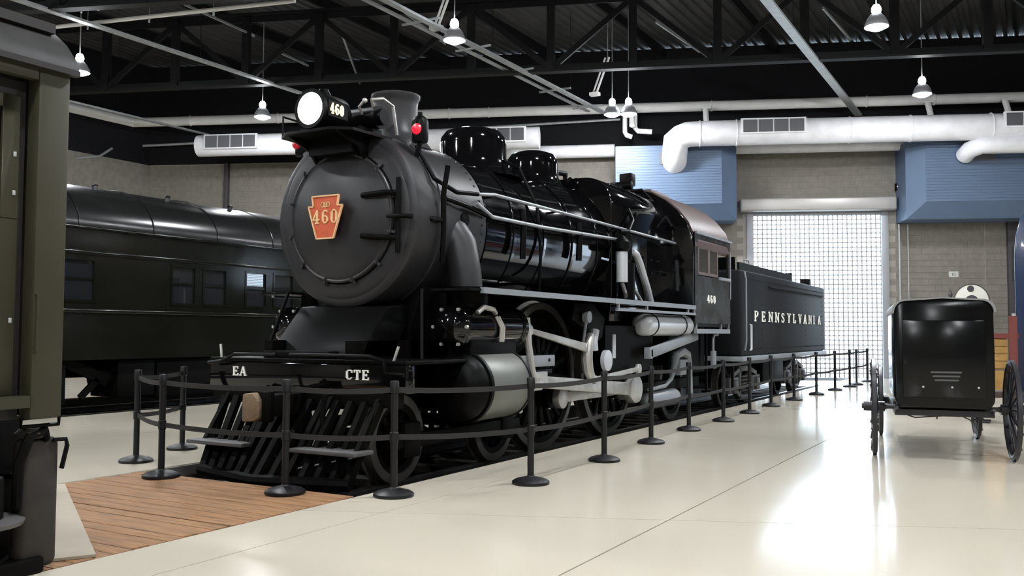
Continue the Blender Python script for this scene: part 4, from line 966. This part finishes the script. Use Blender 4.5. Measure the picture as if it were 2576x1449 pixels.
def truck(parent, uc, vc, wb, r, m='running_gear_black'):
    for s in (1, -1):
        z = ZR + r
        fr = MB()
        # cast side frame: arch-bar outline with openings, built as bars
        u = uc + s*1.02
        P = lambda y, h: V(u, vc+y, z+h)
        fr.bar(P(-wb/2-.32,.02), P(-wb/2+.32,.02), .12, .34); fr.bar(P(wb/2-.32,.02), P(wb/2+.32,.02), .12, .34)
        fr.bar(P(-wb/2-.1,.22), P(-.35,.36), .11, .10); fr.bar(P(.35,.36), P(wb/2+.1,.22), .11, .10); fr.bar(P(-.45,.36), P(.45,.36), .11, .12)
        fr.bar(P(-wb/2+.2,-.10), P(-.35,-.26), .11, .10); fr.bar(P(.35,-.26), P(wb/2-.2,-.10), .11, .10); fr.bar(P(-.42,-.26), P(.42,-.26), .11, .12)
        fr.bar(P(-.36,-.26), P(-.36,.36), .11, .10, up=(1,0,0)); fr.bar(P(.36,-.26), P(.36,.36), .11, .10, up=(1,0,0))
        fr = fr.build('truck_side_frame', m, parent, bevel=.012)
        sp = MB()
        for dy in (-.14, .0, .14): sp.path([(u + .06*math.cos(t*.8), vc+dy+.06*math.sin(t*.8), z-.20+.40*t/40) for t in range(41)], .018, 6)
        sp.build('coil_spring', m, fr)
        for y in (-wb/2, wb/2):
            MB().box(u-.06, u+s*.0+.12, vc+y-.14, vc+y+.14, z-.15, z+.14).build('journal_box', m, fr, bevel=.03)
            MB().lathe([(r-.09,-.06),(r,-.055),(r,.05),(r+.025,.06),(r+.02,.075),(.12,.05),(.0001,.06)], (uc+s*.78, vc+y, z), (-s,0,0), 36).lathe([(.0001,.0),(.13,-.0),(.16,-.05),(r-.12,-.05),(r-.085,-.06)], (uc+s*.78, vc+y, z), (-s,0,0), 36).build('wheel', 'tyre_steel' if m != 'running_gear_black' else 'running_gear_black', fr)
    MB().box(uc-.95, uc+.95, vc-.2, vc+.2, ZR+r+.1, ZR+r+.4).build('bolster', m, parent)
    for y in (-wb/2, wb/2): MB().tube((uc-.8, vc+y, ZR+r), (uc+.8, vc+y, ZR+r), .07, n=10).build('axle', m, parent)
truck(tn, 0, 12.2, 1.75, .44, 'truck_grey' if 'truck_grey' in MATS else 'running_gear_black'); truck(tn, 0, 17.0, 1.75, .44, 'truck_grey' if 'truck_grey' in MATS else 'running_gear_black')
MB().box(-.45, .45, T0-.5, T1, .55, .88).build('centre_sill', 'running_gear_black', tn)
MB().box(-1.1, 1.1, 13.6, 15.6, .30, .88).build('water_scoop_box', 'running_gear_black', tn, bevel=.03)
MB().box(-.12,.12,T1,T1+.5,.62,.84).build('coupler', 'running_gear_black', tn, bevel=.02)
MB().box(-1.0, 1.0, 9.74, T0, 1.5, 1.56).build('fall_plate', 'satin_black', tn)

# ================================================================== OLIVE CAR IN THE LEFT FOREGROUND
ca = thing('olive_passenger_car', (0, -9.5, ZR), 'olive drab passenger car with rounded roof edge and recessed side door at its end post', 'rail car')
E0, E1 = -15.0, -4.40
zE = 3.02; zB = .92
MB().box(1.38, 1.5, -4.605, E1, zB, zE).build('corner_post', 'olive_car', ca, bevel=.02)
MB().box(-1.5, -1.38, -4.62, E1, zB, zE).build('corner_post', 'olive_car', ca, bevel=.02)
MB().box(-1.38, 1.38, -4.5, E1-.03, 1.08, zE).build('end_wall', 'olive_car', ca)
MB().box(1.44, 1.5, E0, -4.605, 2.93, zE).build('side_header', 'olive_car', ca, bevel=.01)
MB().box(1.34, 1.37, -5.6, -4.605, 1.05, 2.93).build('door_recess', 'recess_brown', ca)
dl = MB().box(1.37, 1.41, -5.5, -4.66, 1.06, 2.10).box(1.37, 1.41, -4.765, -4.66, 2.10, 2.83).box(1.37, 1.41, -5.5, -5.36, 2.10, 2.83).box(1.37, 1.41, -5.36, -4.765, 2.75, 2.83).build('side_door', 'olive_car', ca, bevel=.006)
MB().box(1.375, 1.382, -5.36, -4.765, 2.10, 2.75).build('window_pane', 'glass_dark', dl)
for z in (1.5, 2.25, 2.48): MB().box(1.41, 1.418, -4.70, -4.68, z-.015, z+.015).build('hinge', 'galvanized', dl, bevel=.003)
MB().path([(1.495,-4.59,1.66),(1.522,-4.59,1.65),(1.522,-4.59,1.32),(1.495,-4.59,1.31)], .008, 6).build('grab_handle', 'olive_car', ca)
MB().box(-1.5, 1.5, E0, -5.6, zB, zE).build('body', 'olive_car', ca)
MB().box(-1.4, 1.4, E0, -4.62, zB, 1.05).build('floor_frame', 'recess_brown', ca)
MB().box(1.42, 1.5, -5.6, -4.605, .99, 1.06).build('threshold', 'olive_car', ca)
rp = [(1.53,3.02),(1.53,3.06),(1.48,3.13),(1.40,3.22),(1.28,3.31),(1.12,3.40),(.92,3.50),(.66,3.59),(.35,3.65),(0,3.67)]
rp = [(-x,z) for x,z in reversed(rp[:-1])][::-1][::-1]
half = [(1.53,3.02),(1.53,3.06),(1.48,3.13),(1.40,3.22),(1.28,3.31),(1.12,3.40),(.92,3.50),(.66,3.59),(.35,3.65),(0,3.67)]
roofp = half + [(-x,z) for x,z in reversed(half[:-1])]
cr = MB().prism(roofp, 'xz', E0, E1+.03).build('roof', 'olive_roof', ca, smooth=50)
MB().box(1.30, 1.36, E0, E1-.02, 3.285, 3.345).build('gutter_rib', 'recess_brown', cr)
MB().box(1.50, 1.545, E0, E1+.03, 3.0, 3.035).build('eave_bead', 'recess_brown', cr)
# steps and gear below the end post
sw = MB().box(1.30, 1.42, -4.60, -4.345, .02, .80).build('step_well', 'brown_step', ca, bevel=.05, seg=3)
MB().path([(1.44,-4.62,.93),(1.44,-4.62,.875),(1.44,-4.38,.875),(1.44,-4.38,.93)], .012, 6).build('stirrup', 'satin_black', ca)
MB().path([(1.42,-4.40,.78),(1.44,-4.33,.78),(1.44,-4.32,.74),(1.42,-4.34,.60)], .014, 6).build('grab_iron', 'satin_black', sw)
for z in (.30, .56): MB().box(.9, 1.30, -4.62, -4.36, z, z+.03).build('tread', 'satin_black', sw)
MB().tube((1.35,-4.84,.60),(1.35,-4.84,.34),.16,n=20).build('brake_cylinder', 'running_gear_black', ca, bevel=.02)
MB().lathe([(.0001,.31),(.24,.32),(.25,.345),(.20,.365),(.0001,.37)], (1.33,-4.80,0), (0,0,1), 24).build('flange_plate', 'truck_grey', ca)
MB().bar((1.35,-4.86,.30),(1.35,-4.68,.06), .05,.06).bar((1.35,-4.68,.30),(1.35,-4.86,.06), .05,.06).build('cross_brace', 'running_gear_black', ca)
MB().box(1.05,1.45,-5.4,-4.45,-.0,.10).build('truck_beam', 'running_gear_black', ca, bevel=.02)
MB().box(1.04,1.12,-6.2,-4.40,.02,.915).build('truck_side', 'running_gear_black', ca, bevel=.02)
MB().lathe([(.07,.80),(.09,.83),(.06,.86),(.0001,.87)], (1.38,-4.52,0), (0,0,1), 12).build('hose_coupling', 'brown_step', sw)
MB().path([(1.40,-4.44,.79),(1.44,-4.47,.84),(1.44,-4.56,.82),(1.43,-4.62,.66),(1.42,-4.62,.4)], .03, 8).build('air_hose', 'running_gear_black', sw)
truck(ca, 0, -7.2, 2.0, .44)
MB().box(-.5,.5,E0,-4.7,.35,.92).build('centre_sill', 'running_gear_black', ca)

# ================================================================== GREEN PASSENGER CAR ON THE NEXT TRACK
cb = thing('green_passenger_car', (TB, 6.0, ZR), 'glossy dark green passenger car with small paired windows on the next track', 'rail car')
S = -8.2; B0, B1 = -3.0, 17.6; zb, zbelt, zw0, zw1, ze = .92, 1.80, 1.95, 2.76, 3.31
wins = [(2.02, 2.80), (4.46, 5.10), (5.26, 5.92), (6.42, 7.08), (7.26, 7.92), (8.5, 9.15), (9.35, 10.0), (10.6, 11.25), (11.45, 12.1), (12.7, 13.35), (13.55, 14.2), (14.8, 15.5), (0.3, 1.0), (-1.6, -.9)]
wins.sort()
side = MB().box(S-.08, S, B0, B1, zb, zw0).box(S-.08, S, B0, B1, zw1, ze)
p0 = B0
for (a, b) in wins:
    side.box(S-.08, S, p0, a, zw0, zw1); p0 = b
side.box(S-.08, S, p0, B1, zw0, zw1)
side = side.build('side_wall', 'green_car', cb)
MB().box(TB-1.52, TB-1.44, B0, B1, zb, ze).build('side_wall', 'green_car', cb)
for v in (B0, B1-.08): MB().box(TB-1.44, S-.08, v, v+.08, zb, ze+.3).build('end_wall', 'green_car', cb)
MB().box(TB-1.44, S-.08, B0+.08, B1-.08, zb, zb+.1).build('car_floor', 'running_gear_black', cb)
MB().box(TB-.9, TB-.8, B0+.08, B1-.08, zb+.1, ze).build('inner_partition', 'frame_maroon', cb)
MB().box(S, S+.03, B0, B1, zbelt-.03, zbelt+.035).build('belt_rail', 'green_car', side, bevel=.01)
MB().box(S, S+.03, B0, B1, 2.83, 2.89).build('letter_board_rail', 'green_car', side, bevel=.01)
MB().box(S-.02, S+.05, B0, B1, ze-.03, ze+.02).build('eave_rail', 'green_car', side, bevel=.01)
for (a, b) in wins:
    fr = MB().box(S-.06, S+.012, a, a+.045, zw0, zw1).box(S-.06, S+.012, b-.045, b, zw0, zw1).box(S-.06, S+.012, a+.045, b-.045, zw0, zw0+.05).box(S-.06, S+.012, a+.045, b-.045, zw1-.05, zw1).box(S-.05, S-.01, a+.045, b-.045, 2.36, 2.40).build('window_frame', 'green_car', cb)
    for z0, z1 in ((zw0+.05, 2.36), (2.40, zw1-.05)): MB().box(S-.040, S-.034, a+.045, b-.045, z0, z1).build('pane', 'glass_dark', fr)
hb = [(1.56,3.30),(1.57,3.36),(1.54,3.52),(1.44,3.70),(1.26,3.90),(1.0,4.06),(.6,4.20),(.25,4.26),(0,4.27)]
rb_ = [(TB+x, z) for x, z in hb] + [(TB-x, z) for x, z in reversed(hb[:-1])]
rfb = MB().prism(rb_, 'xz', B0-.1, B1+.1).build('roof', 'green_car_roof', cb, smooth=60)
for k in range(12):
    MB().lathe([(.05,4.10),(.05,4.22),(.07,4.23),(.03,4.26),(.0001,4.265)], (TB+.72,B0+1.2+k*1.7,0), (0,0,1), 12).build('roof_vent', 'green_car_roof', rfb)
for k in range(13):
    v = B0+.6+k*1.6
    MB().path([(TB+x*1.004, v, z+.006) for x, z in hb], .012, 5).build('roof_seam', 'green_car_roof', rfb)
MB().box(TB-.4, TB+.4, B0+.2, B1-.2, .55, .92).build('centre_sill', 'running_gear_black', cb)
truck(cb, TB, 0.9, 2.2, .46); truck(cb, TB, 13.4, 2.2, .46)
for (v0, v1, z0) in ((-2.8, 2.36, .12), (3.42, 4.25, .2), (11.2, 16.5, .15), (4.3, 6.4, .15), (6.5, 9.4, .15), (9.5, 11.1, .2)):
    MB().box(S-.95, S-.15, v0, v1, z0, .90).build('underbody_box', 'running_gear_black', cb, bevel=.02)  # dark boxes, some of them added to darken the space under the car
MB().bar((S-.3,2.4,.9),(S-.3,3.3,.50), .05, .2).bar((S-.3,2.75,.22),(S-.3,3.1,.55), .05, .12).build('truss_rod_bracket', 'running_gear_black', cb)
MB().lathe([(.0001,0),(.17,.04),(.2,.1),(.2,1.2),(.17,1.26),(.0001,1.3)], (S-.5,3.1,.55), Y, 18).build('air_tank', 'running_gear_black', cb)

# ================================================================== STANCHIONS
def stanchion_proto():
    t = thing('stanchion', (0,0,0), 'x', 'stanchion', 'black belt stanchions round the locomotive')
    MB().lathe([(.178, 0), (.182, .012), (.178, .028), (.15, .045), (.09, .062), (.04, .072), (.034, .08)], (0,0,0), (0,0,1), 36).build('base', 'stanchion_black', t)
    MB().tube((0,0,.07), (0,0,.97), .032, n=18).build('pole', 'stanchion_black', t)
    MB().lathe([(.034,.90),(.040,.905),(.040,1.0),(.034,1.012),(.0001,1.016)], (0,0,0), (0,0,1), 18).build('belt_head', 'stanchion_black', t)
    MB().lathe([(.034,.47),(.039,.475),(.039,.555),(.034,.56)], (0,0,0), (0,0,1), 18).build('belt_collar', 'stanchion_black', t)
    return t
spx = [(458,1130),(342,1162),(405,1200),(717,1241),(990,1248),(1335,1217),(1520,1160),(1638,1115),(1733,1083),(1820,1060),(1886,1040),(1940,1022),(1998,1007),(2054,993),(2101,982),(2138,973),(2155,968),(2182,960)]
slab_ = ['stanchion on the pale floor between the locomotive pilot and the green car', 'stanchion at the kink of the belt on the pale floor left of the crossing',
  'stanchion standing on the left rear corner of the planked crossing', 'stanchion standing on the planked crossing before the pilot', 'stanchion on the concrete at the corner where the planked crossing ends',
  'stanchion beside the pilot truck wheel and cylinder', 'stanchion beside the main rod and second driving wheel', 'stanchion beside the firebox below the silver air reservoir', 'stanchion beside the arched trailing truck equaliser',
  'stanchion beside the locomotive cab', 'stanchion beside the front truck of the tender', 'stanchion beside the tender, under the first letters', 'stanchion beside the middle of the tender', 'stanchion at the rear end of the tender',
  'first stanchion past the tender, before the grille door', 'second stanchion past the tender, before the grille door', 'third stanchion past the tender, before the grille door', 'last stanchion of the row, closest to the grille door']
SP = stanchion_proto(); spos = []
for i, p in enumerate(spx):
    q = px_z(*p); o = SP if i == 0 else copy_tree(SP); o.location = (q.x, q.y, 0.0); o['label'] = slab_[i]; spos.append((o, q))
prev = [V(-2.46, 1.9, 0)] + [q for _, q in spos[:-1]]
for i, (o, q) in enumerate(spos):
    if i == 0: continue
    a = prev[i]; b = q; d = (b-a).normalized()
    for z in (.93, .515):
        sag = .02
        mb = MB(); pts = []
        for k in range(9):
            t = k/8; c = a.lerp(b, t); pts.append(V(c.x, c.y, z - sag*4*t*(1-t)))
        pts[0] = pts[0] + d*.03; pts[-1] = pts[-1] - d*.03
        nrm = V(-d.y, d.x, 0)*.0025
        vs_ = []
        for p in pts: vs_ += [p-nrm-V(0,0,.024), p+nrm-V(0,0,.024), p+nrm+V(0,0,.024), p-nrm+V(0,0,.024)]
        fs_ = []
        for k in range(8):
            for j in range(4): fs_.append((k*4+j, k*4+(j+1)%4, (k+1)*4+(j+1)%4, (k+1)*4+j))
        fs_ += [(3,2,1,0), (32,33,34,35)]
        mb.add(vs_, fs_); mb.build('belt', 'belt_grey', o)

# ================================================================== HORSE-DRAWN BUGGY
ra = (px_z(2210, 1145) + px_z(2537, 1155))/2
BR = math.radians(9.0)
BM = Matrix.Translation((ra.x, ra.y, 0)) @ Matrix.Rotation(BR, 4, 'Z')
bg = thing('horse_carriage', (ra.x, ra.y, 0), 'black closed horse-drawn carriage with grey roof and thin spoked wheels', 'carriage')
# body: rounded box profile (x,z) extruded forward
BX = .86
bp_ = [(-.56,.57),(.56,.57)] + [(p[0]+.50, p[1]+.68) for p in arc(0,0,.10,-60,0,4)] + [(.605,1.2)] + [(p[0]+.46, p[1]+1.66) for p in arc(0,0,.14,0,90,6)] + [(.0,1.825)] + [(p[0]-.46, p[1]+1.66) for p in arc(0,0,.14,90,180,6)] + [(-.605,1.2)] + [(p[0]-.50, p[1]+.68) for p in arc(0,0,.10,180,240,4)]
bp_ = [(x*BX, z+.03) for x, z in bp_]
MB().prism(bp_, 'xz', -.40, 1.75).build('body', 'buggy_black', bg, bevel=.025, M=BM, smooth=50)
rp_ = [(p[0]*1.05, p[1]+.012) for p in bp_ if p[1] > 1.62]; rp2 = [(p[0]*1.005, p[1]-.004) for p in reversed(bp_) if p[1] > 1.62]
MB().prism(rp_+rp2, 'xz', -.44, 2.05).build('roof', 'buggy_roof', bg, M=BM, smooth=60)
MB().box(-.43,.43,-.415,-.40,.72,1.60).build('rear_panel', 'buggy_black', bg, M=BM, bevel=.01)
for k in range(3): MB().box(-.14+.02*k,.18-.015*k,-.43,-.425,1.00-.045*k,1.02-.045*k).build('faded_lettering', 'faded_letter', bg, M=BM)
for x in (-.22, .08, .35): MB().sphere((x,-.43,.84), .014, 8).build('bolt', 'galvanized', bg, M=BM)
MB().box(-.52,.52,-.30,1.9,.50,.57).build('chassis', 'wheel_black', bg, M=BM)
def cart_wheel(x, y, r, side):
    w = MB().ring((x,y,r), (1,0,0), r-.03, .03, 40, 8).build('wheel', 'wheel_black', bg, M=BM)
    MB().tube((x-.12,y,r),(x+.12,y,r),.06,n=14).tube((x-.14,y,r),(x+.14,y,r),.035,n=10).build('hub', 'wheel_black', w, M=BM)
    for k in range(14):
        a = 2*math.pi*k/14
        MB().tube((x-side*.03, y+.05*math.cos(a), r+.05*math.sin(a)), (x+side*.03, y+(r-.04)*math.cos(a), r+(r-.04)*math.sin(a)), .017, n=6).build('spoke', 'wheel_black', w, M=BM)
    # felloe band widened
    MB().lathe([(r-.06,-.022),(r,-.022),(r,.022),(r-.06,.022),(r-.06,-.022)], (x,y,r), (1,0,0), 40).build('felloe', 'wheel_black', w, M=BM)
for s in (-1, 1):
    cart_wheel(s*.74, 0, .575, s); cart_wheel(s*.62, 2.35, .50, s)
MB().tube((-.78,0,.575),(.78,0,.575),.028,n=10).build('axle', 'wheel_black', bg, M=BM)
MB().tube((-.66,2.35,.50),(.66,2.35,.50),.028,n=10).build('axle', 'wheel_black', bg, M=BM)
for y, z in ((0,.575),(2.35,.5)):
    for s in (-1, 1):
        MB().path([(s*.50, y-.45, z+.02),(s*.50,y-.2,z-.06),(s*.50,y,z-.07),(s*.50,y+.2,z-.06),(s*.50,y+.45,z+.02)], .018, 6).build('leaf_spring', 'wheel_black', bg, M=BM)
MB().path([(-.45,-.2,.52),(-.3,-.2,.47),(.0,-.2,.50)], .008, 5).path([(.45,-.2,.52),(.3,-.2,.45),(.2,-.2,.50)], .008, 5).tube((-.05,-.2,.57),(-.07,-.2,.46),.008,n=5).build('brake_cable', 'wheel_black', bg, M=BM)
MB().box(-.45,.45,1.9,2.45,.50,.56).build('fore_carriage', 'wheel_black', bg, M=BM)

# ================================================================== THINGS BESIDE AND BEHIND THE BUGGY
wg = thing('baggage_wagon', (6.12, 9.2, 0), 'low red and yellow baggage wagon behind the carriage', 'wagon')
MB().box(5.78,6.40,8.9,9.5,.42,.52).build('platform', 'wagon_maroon', wg, bevel=.01)
for k in range(4): MB().box(5.80,6.24,8.88,8.90,.90+.118*k,1.01+.118*k).build('side_board', 'crate_yellow', wg)
MB().box(5.82,6.22,8.90,8.94,.88,1.38).build('end_frame', 'crate_yellow', wg)
MB().box(5.76,6.40,8.86,8.94,1.38,1.46).build('top_rail', 'wagon_red', wg)
MB().box(6.26,6.38,8.84,8.94,.52,1.74).build('corner_post', 'wagon_red', wg)
MB().box(5.76,5.82,8.86,8.94,.52,1.40).build('corner_post', 'wagon_red', wg)
for u, v in ((5.82,9.0),(6.36,9.0),(5.82,9.4),(6.30,9.4)):
    MB().tube((u,v,0),(u,v,.42),.025,n=8).box(u-.14,u+.14,v-.04,v+.04,0,.025).build('foot', 'wheel_black', wg)
MB().box(5.80,6.25,8.88,8.92,.55,.86).build('lower_board', 'crate_yellow', wg)
bc = thing('blue_rail_car', (8.1, 11.4, 0), 'dark blue rail car with a curved roof edge standing beside the baggage wagon', 'rail car')
bpf = [(x-.15, z) for x, z in [(6.50,.30),(6.50,2.75),(6.52,3.1),(6.60,3.4),(6.75,3.62),(7.0,3.78),(7.5,3.9),(8.1,3.95),(8.7,3.9),(9.2,3.78),(9.45,3.62),(9.6,3.4),(9.68,3.1),(9.70,2.75),(9.70,.30)]]
MB().prism(bpf, 'xz', 9.6, 12.2).build('body', 'blue_car', bc, bevel=.03, smooth=50)
MB().box(6.29,6.35,9.7,12.1,1.72,1.80).build('belt_rail', 'silver_paint', bc)
MB().box(6.30,6.35,9.8,12.0,.95,1.5).build('side_panel', 'wagon_red', bc)
MB().box(6.45,9.45,9.8,12.0,0.0,.30).build('underframe', 'running_gear_black', bc)
MB().box(6.305,6.35,9.9,12.0,2.35,2.95).build('window_band', 'glass_dark', bc)
# white disc signal by the wall
s, z = px_w(2443, 757, 1.2)
sg = thing('disc_signal', WM @ V(s, -1.2, 0), 'large white round signal disc with dark centre standing by the block wall', 'signal')
R_ = .52
dk = MB().lathe([(.0001,0),(R_,0),(R_,.05),(.0001,.05)], (s,-1.25,z), (0,1,0), 48).build('disc', 'signal_white', sg, M=WM, bevel=.01)
MB().ring((s,-1.25,z), (0,1,0), R_, .018, 48, 6).build('disc_rim', 'signal_dark', dk, M=WM)
MB().lathe([(.0001,0),(.20,0),(.20,.02),(.0001,.02)], (s,-1.27,z-.02), (0,1,0), 32).build('centre_roundel', 'signal_dark', dk, M=WM)
MB().lathe([(.0001,0),(.10,0),(.10,.02),(.0001,.02)], (s-.03,-1.27,z+.38), (0,1,0), 24).build('upper_roundel', 'signal_dark', dk, M=WM)
MB().tube((s,-1.2,0),(s,-1.2,z-.2),.07,n=14).build('mast', 'signal_dark', sg, M=WM)
MB().lathe([(.22,0),(.22,.05),(.1,.12),(.07,.2)], (s,-1.2,0), (0,0,1), 20).build('mast_base', 'signal_dark', sg, M=WM)
s, z = px_w(2391, 752, 1.2)
ln = MB().lathe([(.11,0),(.11,.10),(.06,.16),(.05,.30),(.07,.36),(.03,.44),(.012,.52),(.0001,.55)], (s,-1.2,z-.22), (0,0,1), 14).build('finial_lantern', 'signal_dark', None, M=WM)
tag(ln, 'small dark finial shaped lantern beside the white disc signal', 'lantern')
MB().tube((s,-1.2,0),(s,-1.2,z-.2),.03,n=8).build('lantern_post', 'signal_dark', ln, M=WM)
s, z = px_w(2399, 690, .03)
sn = wbox(MB(), s-.15, s+.15, .014, .03, z-.095, z+.095).build('wall_sign', 'sign_white', None, M=WM); tag(sn, 'small white plate with grey figures on the block wall', 'sign')
letters('15', sn, (WM @ V(s-.06, -.03, z-.045)), WS, (0,0,1), .085, 'sign_grey', xs=1.0)
# small dark lamp boxes above the door corner
s, z = px_w(2258, 470, .15)
o = wbox(MB(), s-.06, s+.06, .012, .2, z-.12, z+.12).build('wall_sensor', 'running_gear_black', None, M=WM, bevel=.01); tag(o, 'small dark sensor box on the wall at the upper right corner of the door', 'sensor')
MB().sphere(WM @ V(s,-.21,z), .045, 10).build('sensor_lens', 'lens_clear', o)
